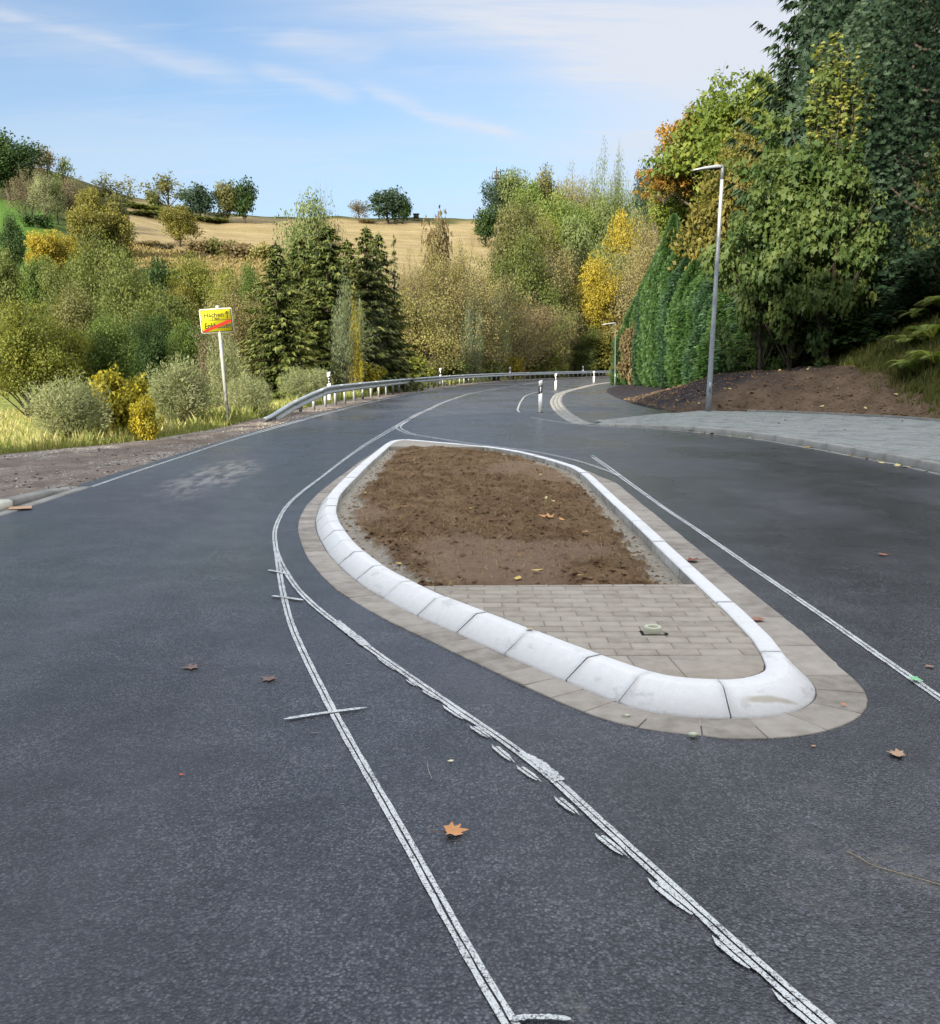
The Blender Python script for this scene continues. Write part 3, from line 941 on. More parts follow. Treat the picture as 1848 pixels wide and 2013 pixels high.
# ------------------------------------------------------------------ traffic island
FOOT = [(1.63, 4.75), (1.62, 5.6), (1.615, 7), (1.615, 9), (1.615, 11), (1.61, 12.3), (1.55, 13.2), (1.42, 13.9), (1.20, 14.75), (.86, 15.75), (.48, 16.5), (.02, 17.05), (-.5, 17.6), (-.98, 18.1), (-1.22, 18.28), (-1.42, 18.2), (-1.53, 17.85), (-1.58, 17.2),
        (-1.60, 16), (-1.63, 14), (-1.655, 12.3), (-1.66, 11.26), (-1.63, 10.27), (-1.56, 9.5), (-1.48, 8.92), (-1.35, 8.28), (-1.11, 7.37), (-.79, 6.47), (-.575, 6.02), (-.33, 5.57), (-.08, 5.18), (.18, 4.77), (.45, 4.355), (.66, 4.06),
        (.78, 3.945), (.94, 3.875), (1.12, 3.85), (1.30, 3.875), (1.45, 3.955), (1.565, 4.08), (1.625, 4.24), (1.64, 4.45)]
_f = catmull(FOOT + [FOOT[0]], .04)[:-1]


def resample(P, step, closed=True):
    Q = np.vstack([P, P[:1]]) if closed else P
    s = np.r_[0, np.cumsum(np.linalg.norm(np.diff(Q, axis=0), axis=1))]
    n = int(s[-1] / step)
    t = np.linspace(0, s[-1], n + 1)[:-1] if closed else np.linspace(0, s[-1], n + 1)
    return np.c_[np.interp(t, s, Q[:, 0]), np.interp(t, s, Q[:, 1])], t, s[-1]


FP, FS, FLEN = resample(_f, .03)
T = unit(np.roll(FP, -2, 0) - np.roll(FP, 2, 0))
NIN = np.c_[-T[:, 1], T[:, 0]]     # curve runs counter-clockwise: left of travel is inside
for _ in range(6):
    NIN = unit(np.roll(NIN, 1, 0) + NIN * 2 + np.roll(NIN, -1, 0))
KH = .10


def fidx(s):
    return (np.asarray(s) / FLEN * len(FP))


def fat(s):
    i = fidx(np.mod(s, FLEN)); i0 = np.floor(i).astype(int) % len(FP); i1 = (i0 + 1) % len(FP); f = (i - np.floor(i))[:, None]
    return FP[i0] * (1 - f) + FP[i1] * f, unit(NIN[i0] * (1 - f) + NIN[i1] * f)


def s_of(x, y):
    return FS[np.argmin((FP[:, 0] - x) ** 2 + (FP[:, 1] - y) ** 2)]


def slope_run(P):
    x, y = P[:, 0], P[:, 1]
    left = np.interp(y, [3.9, 4.6, 6, 8.8, 11.5, 14], [.135, .13, .125, .10, .07, .04])
    return np.where(x > 1.50, np.interp(y, [4.0, 4.35, 4.75, 5.3], [.135, .11, .05, .03]), np.where((x > .6) & (y > 10), .03, left))


def top_w(P):
    return np.where(P[:, 0] > .9, .105, np.interp(P[:, 1], [3.9, 4.5, 5.6, 8.8, 12, 16], [.105, .09, .078, .10, .14, .12]))


island = thing('traffic_island', 'long teardrop traffic island with white kerb stones, bare soil bed and a paved near end', 'traffic island', (0, 0, 0))


def kerb_stone(s0, s1, k, parent, name='kerb_stone'):
    n = max(3, int((s1 - s0) / .05) + 1)
    g = .0025
    s = np.linspace(s0 + g, s1 - g, n)
    P, Ni = fat(s)
    run, tw = slope_run(P), top_w(P)
    j = (rs.rand() - .5) * .006; jz = (rs.rand() - .5) * .005
    H = KH + jz
    sec = [(0 * run + j, -.03 + 0 * run), (0 * run + j, .012 + 0 * run), (run * .97 + j, H - .003 + 0 * run), (run + .006 + j, H + 0 * run), (run + tw - .008 + j, H + 0 * run), (run + tw + j, H - .008 + 0 * run), (run + tw + j, -.03 + 0 * run)]
    rings = [np.c_[P + Ni * o[:, None], z] for o, z in sec]
    m = len(rings)
    V = np.concatenate(rings)
    F = []
    for a in range(m - 1):
        for i in range(n - 1):
            F.append((a * n + i, (a + 1) * n + i, (a + 1) * n + i + 1, a * n + i + 1))
    F.append(tuple(a * n for a in range(m)))
    F.append(tuple(a * n + n - 1 for a in range(m))[::-1])
    mb = MB(); mb.add(V, [f[::-1] for f in F], rs.rand())
    o = mb.obj(name, M_KERBW, parent)
    o.data.materials.append(M_KIN)
    for pl in o.data.polygons:       # the faces towards the bed are bare concrete
        c_ = pl.center; dn = (np.array((c_[0], c_[1])) - fat(np.array([(s0 + s1) / 2]))[0][0])
        if abs(pl.normal.z) < .25 and pl.normal.x * Ni[n // 2][0] + pl.normal.y * Ni[n // 2][1] > .5 and len(pl.vertices) == 4:
            pl.material_index = 1
    return o


# joint positions measured along the foot line
s_corner0 = s_of(1.12, 3.86)
s_corner1 = s_of(1.635, 4.48) + 0
nearj = [s_of(*q) for q in ((-.80, 6.50), (-.565, 6.0), (-.32, 5.55), (-.07, 5.17), (.18, 4.77), (.46, 4.345), (.67, 4.04), (1.12, 3.86))]
joints = []
s = s_of(-1.2, 18.28)
while s < nearj[0] - .3:
    joints.append(s)
    y = fat(np.array([s]))[0][0][1]
    s += .5 if y < 12.5 else 1.0
joints += nearj
kk = 0
for a, b in zip(joints[:-1], joints[1:]):
    kerb_stone(a, b, kk, island); kk += 1
# the one big corner stone, then metre long stones up the right side
sc0 = nearj[-1]
end_corner = s_of(1.63, 4.50)
if end_corner < sc0: end_corner += FLEN
kerb_stone(sc0, end_corner, 0, island)
s = end_corner
stop = joints[0] + FLEN
while s < stop - .4:
    y = fat(np.array([s]))[0][0][1]
    st = 1.0 if y < 12 else .5
    e = min(s + st, stop)
    if stop - e < .3: e = stop
    kerb_stone(s, e, 0, island); s = e
# dark joint filler under the stones
P, Ni = fat(FS)
run = slope_run(P); tw = top_w(P)
mb = MB()
rings = [np.c_[P + Ni * .006, np.full(len(P), -.02)], np.c_[P + Ni * (run * .9 + .006)[:, None], np.full(len(P), KH - .022)], np.c_[P + Ni * (run + tw - .008)[:, None], np.full(len(P), KH - .016)], np.c_[P + Ni * (run + tw - .008)[:, None], np.full(len(P), -.02)]]
n = len(P)
F = []
for a in range(3):
    for i in range(n):
        j = (i + 1) % n
        F.append((a * n + i, a * n + j, (a + 1) * n + j, (a + 1) * n + i))
mb.add(np.concatenate(rings), F)
mb.obj('mortar_bed', M_SAND, island)

# flush gutter stones around the kerb
sg0 = s_of(-1.59, 17.45)
sg1 = s_of(1.30, 14.45) + FLEN
s = sg0
while s < sg1:
    pt, nn = fat(np.array([s]))
    x, y = pt[0]
    rt = x > 1.5 and y > 4.6
    st = .30 if rt else (.20 if y < 12 else .3)
    e = s + st
    n = 4
    ss = np.linspace(s + .002, e - .002, n)
    P, Ni = fat(ss)
    wd = np.where((P[:, 0] > 1.3) & (P[:, 1] > 4.6), np.interp(P[:, 1], [4.6, 5.2, 12.2, 14.4], [.24, .28, .28, .03]), np.interp(P[:, 1], [3.8, 6, 8, 11, 15, 17.4], [.205, .205, .175, .15, .13, .05]))
    wd = np.where((P[:, 0] > 1.0) & (P[:, 1] < 4.6), .225, wd)
    z = .007 + (rs.rand() - .5) * .004
    tilt = (rs.rand() - .5) * .004
    a_ = P - Ni * .007
    b_ = P - Ni * wd[:, None]
    k = 2 * n
    c0 = np.vstack([a_, b_[::-1]])
    V = np.vstack([np.c_[c0, np.full(k, -.03)], np.c_[c0, np.r_[np.full(n, z - .003), np.full(n, z - .003 + tilt)]], ])
    cen = c0.mean(0); ins = c0 + (cen - c0) / np.linalg.norm(cen - c0, axis=1, keepdims=True) * .006
    V = np.vstack([V, np.c_[ins, np.r_[np.full(n, z), np.full(n, z + tilt)]]])
    F = []
    for lv in range(2):
        for i in range(k):
            j = (i + 1) % k
            F.append((lv * k + i, lv * k + j, (lv + 1) * k + j, (lv + 1) * k + i))
    F.append(tuple(2 * k + i for i in range(k)))
    area = 0
    for i in range(k):
        j = (i + 1) % k
        area += c0[i][0] * c0[j][1] - c0[j][0] * c0[i][1]
    if area < 0:
        F = [f[::-1] for f in F]
    mb = MB(); mb.add(V, F, rs.rand())
    mb.obj('gutter_stone', M_CONC, island)
    s = e
# bedding strip that shows in the gutter joints
ss = np.linspace(sg0, sg1, 400)
P, Ni = fat(ss)
mb = MB(); ribbon_mesh(mb, P, -.01 + 0 * ss, -np.where(P[:, 0] > 1.3, .2, .10), .0035, 0)
mb.obj('bedding_sand', M_SAND, island)

INP = FP + NIN * (slope_run(FP) + top_w(FP))[:, None]     # inner edge of the kerb


def inside(poly, x, y):
    c = np.zeros(len(x), bool)
    j = len(poly) - 1
    for i in range(len(poly)):
        xi, yi = poly[i]; xj, yj = poly[j]
        hit = ((yi > y) != (yj > y)) & (x < (xj - xi) * (y - yi) / (yj - yi + 1e-12) + xi)
        c ^= hit
        j = i
    return c


def clip_poly(sub, cl):
    out = [tuple(p) for p in sub]
    n = len(cl)
    for i in range(n):
        a, b = cl[i], cl[(i + 1) % n]
        if not out: return []
        ex, ey = b[0] - a[0], b[1] - a[1]

        def sd(p): return ex * (p[1] - a[1]) - ey * (p[0] - a[0])
        res = []
        for k in range(len(out)):
            p, q = out[k], out[(k + 1) % len(out)]
            dp, dq = sd(p), sd(q)
            if dp >= 0: res.append(p)
            if (dp >= 0) != (dq >= 0):
                t = dp / (dp - dq)
                res.append((p[0] + (q[0] - p[0]) * t, p[1] + (q[1] - p[1]) * t))
        out = res
    return out


# soil bed
Y_SPLIT, Y_END = 6.03, 16.75
INC = INP[::6]
gx, gy = np.meshgrid(np.arange(-1.56, 1.6, .022), np.arange(Y_SPLIT, Y_END + .1, .022))
x, y = gx.ravel(), gy.ravel()
OUTC = (FP + NIN * (slope_run(FP) + top_w(FP) - .05)[:, None])[::4]
ins = inside(OUTC, x, y)
dist = np.full(len(x), 9.0)
for q in INP[::3]:
    dist = np.minimum(dist, (x - q[0]) ** 2 + (y - q[1]) ** 2)
dist = np.sqrt(dist)
wsand = np.where(x > .2, .16, .19) * (.55 + .9 * fbm(x * 1.6, y * 1.2, 3, 21)) + (fbm(x * 9, y * 9, 3, 8) - .5) * .22
sand = sst(dist, wsand + .05, wsand - .03) * (y > 6.2)
r1 = fbm(x * 6, y * 6, 5, 1); r2 = 1 - np.abs(2 * fbm(x * 14, y * 10, 4, 3) - 1); r3 = fbm(x * 30, y * 30, 2, 6)
flat = sst(fbm(x * .9 + 3, y * .55, 2, 44), .56, .74)
amp = 1 - .6 * flat
z = .040 + (r1 - .5) * .12 * amp + (r2 - .6) * .065 * amp + (r3 - .5) * .03 * amp
z = z + .03 * sst(dist, .2, .6)
z = z * (1 - sand) + (.022 + (r3 - .5) * .015 + (r1 - .5) * .02) * sand
z = np.where(y < Y_SPLIT + .06, np.minimum(z, KH - .01), z)
V = np.c_[x, y, z]
w = gx.shape[1]; h = gx.shape[0]
i = (np.arange(h - 1)[:, None] * w + np.arange(w - 1)[None, :]).ravel()
F = np.stack([i, i + 1, i + w + 1, i + w], -1)
F = F[ins[F].all(1)]
me = mesh_np('soil_bed', V, [F], {'sand': sand, 'flat': flat, 'hgt': z}, False)


def mat_soil(name, sandy=True):
    m, nt, b = material(name)
    p = pos(nt)
    c = ramp(nt, noise(nt, p, 3.2, 9, .68), [(.28, (.095, .056, .029)), (.45, (.205, .128, .070)), (.6, (.31, .205, .118)), (.75, (.42, .30, .185))])
    c = mixc(nt, smooth_n(nt, noise(nt, p, .8, 4, .6), .45, .65, 0, .5), c, (.20, .135, .075))
    c = mixc(nt, smooth_n(nt, noise(nt, p, 45, 4, .7), .52, .72, 0, .65), c, (.075, .050, .032))
    if sandy:
        A = N(nt, 'ShaderNodeAttribute', attribute_name='sand').outputs['Fac']
        Fl = N(nt, 'ShaderNodeAttribute', attribute_name='flat').outputs['Fac']
        c = mixc(nt, math_n(nt, 'MULTIPLY', Fl, .6), c, (.31, .225, .16))
        sd = ramp(nt, noise(nt, p, 22, 7, .75), [(.3, (.24, .20, .155)), (.48, (.42, .38, .31)), (.75, (.56, .52, .44))])
        c = mixc(nt, A, c, sd)
    nt.links.new(c, b.inputs['Base Color'])
    b.inputs['Roughness'].default_value = .97
    b.inputs['Specular IOR Level'].default_value = .08
    n1 = bump(nt, b, noise(nt, p, 22, 7, .78), .05, 1.0)
    bump(nt, b, noise(nt, p, 130, 4, .7), .006, .8, n1)
    return m


M_SOIL = mat_soil('island_soil')
me.materials.append(M_SOIL)
link(bpy.data.objects.new('soil_bed', me), island)
M_CLOD = mat_soil('soil_clods', False)
BED = tuple(q.reshape(h, w).copy() for q in (z, sand, ins, dist, flat)); BH, BW = h, w


def bed_z(xx, yy):
    i = np.clip(np.round((yy - Y_SPLIT) / .022).astype(int), 0, BH - 1); j = np.clip(np.round((xx + 1.56) / .022).astype(int), 0, BW - 1)
    return tuple(q[i, j] for q in BED)


def bed_xy(r, n):
    return -1.45 + 2.95 * r.rand(n), Y_SPLIT + .08 + 10.5 * r.rand(n)


x_, y_, V, F, rr = pebbles(26000, bed_xy, .004, .030, 14)
bz, bs_, bi, bd_, bf = bed_z(x_, y_)
keep = bi & (bd_ > .05) & (np.random.RandomState(2).rand(len(x_)) < np.where(bs_ > .5, .25, np.where(bf > .6, .10, 1.0)))
V[..., 2] = V[..., 2] * .8 + bz[:, None]
mb = MB(); n = int(keep.sum())
f0 = np.array([(0, 1, 4), (1, 2, 4), (2, 3, 4), (3, 0, 4)])
mb.add(V[keep].reshape(-1, 3), {3: (f0[None] + (np.arange(n) * 6)[:, None, None]).reshape(-1, 3)}, np.repeat(rr[keep], 6))
tag(mb.obj('soil_clods', M_CLOD, island), kind='stuff')
# straw, roots and dead stalks on the soil
r = np.random.RandomState(77)
n = 5200
x_, y_ = bed_xy(r, n)
bz, bs_, bi, bd_, bf = bed_z(x_, y_)
mb = MB()
for k in np.nonzero(bi & (bd_ > .1))[0]:
    a = r.rand() * 6.28; l = .02 + .07 * r.rand() ** 2; up = r.rand() * .03
    p0 = np.array((x_[k], y_[k], bz[k] + .004)); d = np.array((math.cos(a), math.sin(a), 0)) * l
    pr = np.array((-d[1], d[0], 0)) / l * .0018
    q = p0 + d * .5 + np.array((0, 0, up + .006)) + pr * r.randn() * 5
    e = p0 + d + np.array((0, 0, up * r.rand()))
    mb.add(np.array([p0 - pr, p0 + pr, q + pr, q - pr, e]), [(0, 1, 2, 3), (3, 2, 4)], r.rand())
tag(mb.obj('straw_bits', M_STRAW, island), kind='stuff')

# small brown and yellow leaves lying on the soil and on the verge (uncountable litter)
M_LITTER = mat_simple('leaf_litter', [(.1, (.16, .075, .03)), (.4, (.33, .19, .06)), (.7, (.50, .36, .12)), (.95, (.56, .50, .22))], 3, .8, 0, 0, .2, rnd=1.6)


def litter(name, label, n, fxy, fz, s0, s1, seed, parent=None, tm='leaf'):
    r = np.random.RandomState(seed)
    x_, y_ = fxy(r, n)
    zz = fz(x_, y_)
    kk = np.isfinite(zz)
    x_, y_, zz = x_[kk], y_[kk], zz[kk]; n = len(x_)
    a = r.rand(n) * 6.28
    D = np.c_[np.cos(a), np.sin(a), r.randn(n) * .25]
    Nn = unit(np.c_[r.randn(n) * .3, r.randn(n) * .3, np.ones(n)])
    mb = MB()
    add_leaves(mb, np.c_[x_, y_, zz], D, Nn, s0 + (s1 - s0) * r.rand(n) ** 2, tm, r.rand(n))
    o = mb.obj(name, M_LITTER, parent)
    return tag(o, label, kind='stuff')


def bedz_f(x_, y_):
    a, b_, c_, d_, e_ = bed_z(x_, y_)
    return np.where(c_ & (d_ > .04), a + .012, np.nan)


litter('leaf_litter', None, 120, bed_xy, bedz_f, .02, .07, 5, island)

# far end slab of the island
END = [tuple(p) for p in INP[::8] if p[1] > 16.3]
cl = [(-1.7, 16.72), (1.7, 16.42), (1.7, 19), (-1.7, 19)]
far = clip_poly([tuple(p) for p in INP[::6]], cl)
mb = MB(); mb.prism(far, -.02, KH - .004, .6, .004)
mb.obj('end_slab', M_PAVE, island)

# paved near end: running bond pavers clipped to the kerb
INNER = (FP + NIN * (slope_run(FP) + top_w(FP) + .006)[:, None])
near_poly = clip_poly([tuple(p) for p in INNER[::5]], [(-2, 4.44), (2, 4.47), (2, Y_SPLIT - .01), (-2, Y_SPLIT - .13)])
mb = MB(); mb.prism(clip_poly([tuple(p) for p in INNER[::5]], [(-2, 3.5), (2, 3.5), (2, Y_SPLIT - .01), (-2, Y_SPLIT - .13)]), -.02, KH - .0085, .6)
mb.obj('bedding_sand', M_SAND, island)
# convex clip region
row = 0
yy = 4.46
while yy < Y_SPLIT + .1:
    xo = -1.6 + (row % 2) * .105 + rs.rand() * .02
    while xo < 1.7:
        g = .0022
        jx, jy = (rs.rand(2) - .5) * .002
        rect = [(xo + g + jx, yy + g), (xo + .21 - g + jx, yy + g), (xo + .21 - g + jx, yy + .105 - g), (xo + g + jx, yy + .105 - g)]
        q = clip_poly(near_poly, rect)
        if len(q) >= 3:
            q = np.array(q)
            ar = .5 * abs(np.dot(q[:, 0], np.roll(q[:, 1], 1)) - np.dot(q[:, 1], np.roll(q[:, 0], 1)))
            if ar > .0015:
                mb = MB(); mb.prism(q, .02, KH - .004 + (rs.rand() - .5) * .003, rs.rand(), .003)
                mb.obj('paving_stone', M_PAVE, island)
        xo += .21
    yy += .105; row += 1
# cut slabs filling the round end
capr = clip_poly([tuple(p) for p in INNER[::5]], [(-2, 3.5), (2, 3.5), (2, 4.462), (-2, 4.432)])
for a, b in ((-1.0, .80), (.806, 1.0), (1.006, 2.0)):
    q = clip_poly(capr, [(a + .03, 3.5), (b + .03, 3.5), (b - .03, 4.47), (a - .03, 4.47)])
    if len(q) > 2:
        mb = MB(); mb.prism(np.array(q), .02, KH - .004 + (rs.rand() - .5) * .002, rs.rand(), .003)
        mb.obj('paving_slab', M_PAVE, island)

# short socket tube in the paving
sx, sy = G(1283, 1241, KH)
sock = thing('sign_socket', 'round cream plastic sleeve in a small hole in the near paving of the island', 'post sleeve', (sx, sy, KH))
m_cream = mat_simple('cream_plastic', [(.3, (.44, .45, .33)), (.8, (.56, .57, .44))], 20, .6, .0006, 120, .3)
prof = [(.028, -.03), (.028, .024), (.031, .030), (.044, .030), (.047, .026), (.047, .0), (.047, -.03)]
mb = MB()
seg = 32
V = [(r_ * math.cos(a), r_ * math.sin(a), z_) for r_, z_ in prof for a in np.arange(seg) * 2 * math.pi / seg]
F = [(k * seg + i, k * seg + (i + 1) % seg, (k + 1) * seg + (i + 1) % seg, (k + 1) * seg + i) for k in range(len(prof) - 1) for i in range(seg)]
mb.add(V, [f[::-1] for f in F])
mb.obj('sleeve', m_cream, sock, True)
mb = MB(); V = [(.028 * math.cos(a), .028 * math.sin(a), .014) for a in np.arange(seg) * 2 * math.pi / seg]; mb.add(V, [tuple(range(seg))])
mb.obj('sleeve_plug', m_cream, sock)
m_hole_shade = mat_simple('painted_hole_shade', [(.3, (.012, .011, .010)), (.8, (.03, .027, .022))], 30, .95, 0, 0, .05)  # flat dark strips paint the shade of the hole onto the paving
mb = MB()
for q in ([(-.068, -.062), (.074, -.062), (.074, -.050), (-.068, -.050)], [(-.068, -.050), (-.052, -.050), (-.052, .02), (-.068, .02)], [(.058, -.050), (.074, -.050), (.074, -.02), (.058, -.02)]):
    mb.add([(a, b, -.0005) for a, b in q], [(0, 1, 2, 3)])
mb.obj('hole_shade_strips', m_hole_shade, sock)

# ------------------------------------------------------------------ left kerb, right kerb, sidewalk, bay channel
lk = bpy.data.objects.new('left_kerb', None); link(lk); tag(lk, 'low concrete kerb with a flush gutter strip at the left edge of the picture', kind='structure')
yy = -11.0
while yy < 11.6:
    e = min(yy + 1.0, 11.75)
    mb = MB()
    h0 = float(np.interp(yy, [9.4, 10.6, 11.75], [.10, .085, .012])); h1 = float(np.interp(e, [9.4, 10.6, 11.75], [.10, .085, .012]))
    x0, x1 = -5.06, -4.905
    g = .003
    V = [(x0, yy + g, -.03), (x1, yy + g, -.03), (x1, yy + g, h0 - .015), (x1 - .03, yy + g, h0), (x0, yy + g, h0), (x0, e - g, -.03), (x1, e - g, -.03), (x1, e - g, h1 - .015), (x1 - .03, e - g, h1), (x0, e - g, h1)]
    mb.add(V, [(4, 3, 2, 1, 0), (5, 6, 7, 8, 9), (0, 1, 6, 5), (1, 2, 7, 6), (2, 3, 8, 7), (3, 4, 9, 8), (4, 0, 5, 9)], rs.rand())
    mb.obj('kerb_stone', M_CREAM if yy < 9.9 else M_CONC2, lk)
    mb = MB(); mb.box((-4.83, (yy + e) / 2, -.008), (.14, e - yy - .006, .036), 0, rs.rand()); mb.obj('gutter_stone', M_CONC2, lk)
    yy = e

KP = np.array([(6.64, -11), (6.64, 8), (6.64, 14), (6.52, 15.4), (6.38, 17.1), (6.13, 18.8), (5.87, 19.9), (5.48, 21.05), (5.03, 22.0), (4.45, 22.95), (3.84, 23.7), (3.24, 24.42)])
KC, KS, KL = resample(catmull(KP, .15), .05, False)
rk = bpy.data.objects.new('right_kerb', None); link(rk); tag(rk, 'grey concrete kerb along the right sidewalk curving to a point at the bay', kind='structure')
s = 0.0
while s < KL - .01:
    e = min(s + 1.0, KL)
    if KL - e < .35: e = KL
    ss = np.linspace(s + .004, e - .004, 5)
    P = np.c_[np.interp(ss, KS, KC[:, 0]), np.interp(ss, KS, KC[:, 1])]
    Q = np.c_[np.interp(ss + .02, KS, KC[:, 0]), np.interp(ss + .02, KS, KC[:, 1])] - P
    Q[-1] = Q[-2]
    Q = unit(Q); R = np.c_[Q[:, 1], -Q[:, 0]]
    hh = np.interp(ss, [KL - 4, KL - .2], [.13, .045])
    sec = [(.0, -.03), (.0, .0), (.02, 1.0), (.045, 1.06), (.16, 1.06), (.16, -.03)]
    rings = []
    for o_, z_ in sec:
        zz = hh * z_ if z_ >= .5 else np.full(len(ss), z_)
        if z_ == 1.0: zz = hh - .018
        if z_ == 1.06: zz = hh
        rings.append(np.c_[P + R * o_, zz])
    n = len(ss); m_ = len(rings); V = np.concatenate(rings)
    F = [(a * n + i, a * n + i + 1, (a + 1) * n + i + 1, (a + 1) * n + i) for a in range(m_ - 1) for i in range(n - 1)]
    F += [tuple(a * n for a in range(m_)), tuple(a * n + n - 1 for a in range(m_))[::-1]]
    mb = MB(); mb.add(V, [f[::-1] for f in F], rs.rand()); mb.obj('kerb_stone', M_CONC2, rk)
    A_, B_ = P - R * .006, P - R * .105
    c0 = np.vstack([A_, B_[::-1]])
    mb = MB(); mb.prism(c0[::-1] if False else c0, -.03, .006, rs.rand()); mb.obj('gutter_stone', M_CONC2, rk)
    s = e

# sidewalk sheet of pavers
SWR = np.array(SOIL_R)
sw = bpy.data.objects.new('sidewalk', None); link(sw); tag(sw, 'grey paved sidewalk between the right kerb and the soil bank', kind='structure')
swp = [tuple(p) for p in offs(KC[::6], -.165)]
swp = [p for p in swp if p[1] > -10]
back = [(7.2, 29.6), (8.4, 29.12), (9.3, 28.3), (10.38, 27.0), (11.32, 25.6), (11.78, 23.85), (11.93, 22), (12.02, 18), (12.15, 10), (12.15, -10)]
swpoly = swp + [(3.45, 25.75), (4.75, 27.05), (6.35, 28.45)] + back


def swz(x, y):
    return .045 + .075 * sst(x, 3.2, 6.2) + 0 * y


pp = np.array(swpoly)
gx, gy = np.meshgrid(np.arange(3.0, 12.3, .2), np.arange(6, 30, .1))
r = np.random.RandomState(8)
gx = gx + (np.arange(gx.shape[0]) % 2)[:, None] * .1
x_, y_ = gx.ravel(), gy.ravel()
k_ = inside(pp, x_ + .1, y_ + .05)
x_, y_ = x_[k_], y_[k_]; n = len(x_)
g = .003
zt = swz(x_ + .1, y_) + (r.rand(n) - .5) * .006
tl = (r.rand(n) - .5) * .004
cor = np.array([(g, g), (.2 - g, g), (.2 - g, .1 - g), (g, .1 - g)])
V = np.zeros((n, 8, 3))
V[:, :4, 0] = x_[:, None] + cor[None, :, 0]; V[:, :4, 1] = y_[:, None] + cor[None, :, 1]; V[:, :4, 2] = zt[:, None] - .012
V[:, 4:, 0] = x_[:, None] + cor[None, :, 0]; V[:, 4:, 1] = y_[:, None] + cor[None, :, 1]; V[:, 4:, 2] = zt[:, None]
V[:, 6:, 2] += tl[:, None]
f0 = np.array([(4, 5, 6, 7), (0, 1, 5, 4), (1, 2, 6, 5), (2, 3, 7, 6), (3, 0, 4, 7)])
mb = MB(); mb.add(V.reshape(-1, 3), {4: (f0[None] + (np.arange(n) * 8)[:, None, None]).reshape(-1, 4)}, np.repeat(.3 + .4 * r.rand(n), 8))
tag(mb.obj('paving_stones', M_SWPAVE, sw), kind='stuff')
# bed under the pavers
strip_y = np.arange(-10, 29.2, .5)
mb = MB()
ptop = [(a, b, float(swz(a, b)) - .009) for a, b in swpoly]
from mathutils.geometry import tessellate_polygon
tris = tessellate_polygon([[Vector(p) for p in ptop]])
mb.add(ptop, [t for t in tris])
mb.obj('bedding_sand', M_SWPAVE, sw)
# edging at the back of the sidewalk
be = bpy.data.objects.new('back_edging', None); link(be); tag(be, 'thin concrete edging between the sidewalk and the brown soil bank', kind='structure')
BP, BS, BL = resample(catmull([(12.22, -10), (12.22, 10), (12.09, 18), (11.99, 22), (11.84, 23.9), (11.38, 25.7), (10.42, 27.1), (9.33, 28.45), (8.5, 29.1)], .2), .05, False)
s = 0.0
while s < BL - .2:
    e = min(s + 1.0, BL)
    ss = np.linspace(s + .003, e - .003, 4)
    P = np.c_[np.interp(ss, BS, BP[:, 0]), np.interp(ss, BS, BP[:, 1])]
    A_ = offs(P, .03); B_ = offs(P, -.03)
    mb = MB(); mb.prism(np.vstack([B_, A_[::-1]]), -.03, .175, rs.rand(), .006); mb.obj('edging_stone', M_CONC2, be)
    s = e

# paved channel that swings round the bay
CHN = [(3.02, 24.6), (2.92, 25.4), (2.92, 27.0), (2.95, 28.8), (3.05, 31.5), (3.3, 35.8), (3.72, 41.2), (4.70, 50.0), (5.85, 57.0), (7.5, 65), (9.6, 75), (12.5, 86)]
CH, CS, CLN = resample(catmull(CHN, .3), .1, False)
ch = bpy.data.objects.new('channel', None); link(ch); tag(ch, 'pale channel of three rows of flush stones curving round the bus bay', kind='structure')
s = 0.0
nst = 0
while s < CLN - .5:
    st = .33 if s < 24 else .6
    for row_ in range(3):
        off = (row_ - 1) * .16 * (1.0 if s > 3 else 1.0)
        sh = (row_ % 2) * .16
        ss = np.array([s + sh + .004, s + sh + st - .008])
        P = np.c_[np.interp(ss, CS, CH[:, 0]), np.interp(ss, CS, CH[:, 1])]
        d = unit(P[1:] - P[:-1])[0]; nr = np.array((-d[1], d[0]))
        q = [P[0] + nr * (off - .073), P[1] + nr * (off - .073), P[1] + nr * (off + .073), P[0] + nr * (off + .073)]
        q = q[::1]
        mb = MB(); mb.prism(np.array(q)[::-1] if False else np.array(q), -.02, (.010 if row_ != 1 else .008) + (rs.rand() - .5) * .003, rs.rand(), .004)
        if nst < 280:
            mb.obj('channel_stone', M_CONC2, ch)
            nst += 1
    s += st
mb = MB(); ribbon_mesh(mb, CH, -.25, .25, .004, 0); mb.obj('bedding_sand', M_CONC, ch)

# soil bank on the right with clods and leaves
def bank_z(x, y):
    dr = x - xat(SOIL_R, y)
    e = sst(dr, 0.0, .5)
    return terr(x, y) + .05 * sst(dr, 0, .15) + .06 * e * (1 - sst(y, 32, 40)) + (fbm(x * 3.5, y * 3.5, 5, 31) - .5) * .17 * e


ysb = np.concatenate([np.arange(6, 38, .12), np.arange(38, 84, .35)])
bank = strip_sheet('soil_bank', lambda y: xat(SOIL_R, y) - .0, lambda y: xat(SOIL_R, y) + 7.5, ysb, 0, None, 60, bank_z)
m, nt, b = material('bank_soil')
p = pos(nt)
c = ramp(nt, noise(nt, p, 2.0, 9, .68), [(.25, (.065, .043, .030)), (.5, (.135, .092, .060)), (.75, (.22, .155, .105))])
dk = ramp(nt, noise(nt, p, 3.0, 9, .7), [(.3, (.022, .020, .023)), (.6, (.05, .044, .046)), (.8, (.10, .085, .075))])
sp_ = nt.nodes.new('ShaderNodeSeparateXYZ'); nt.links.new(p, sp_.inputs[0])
c = mixc(nt, smooth_n(nt, math_n(nt, 'ADD', sp_.outputs[1], math_n(nt, 'MULTIPLY', noise(nt, p, .8, 4), 3.0)), 30.6, 33.5), c, dk)
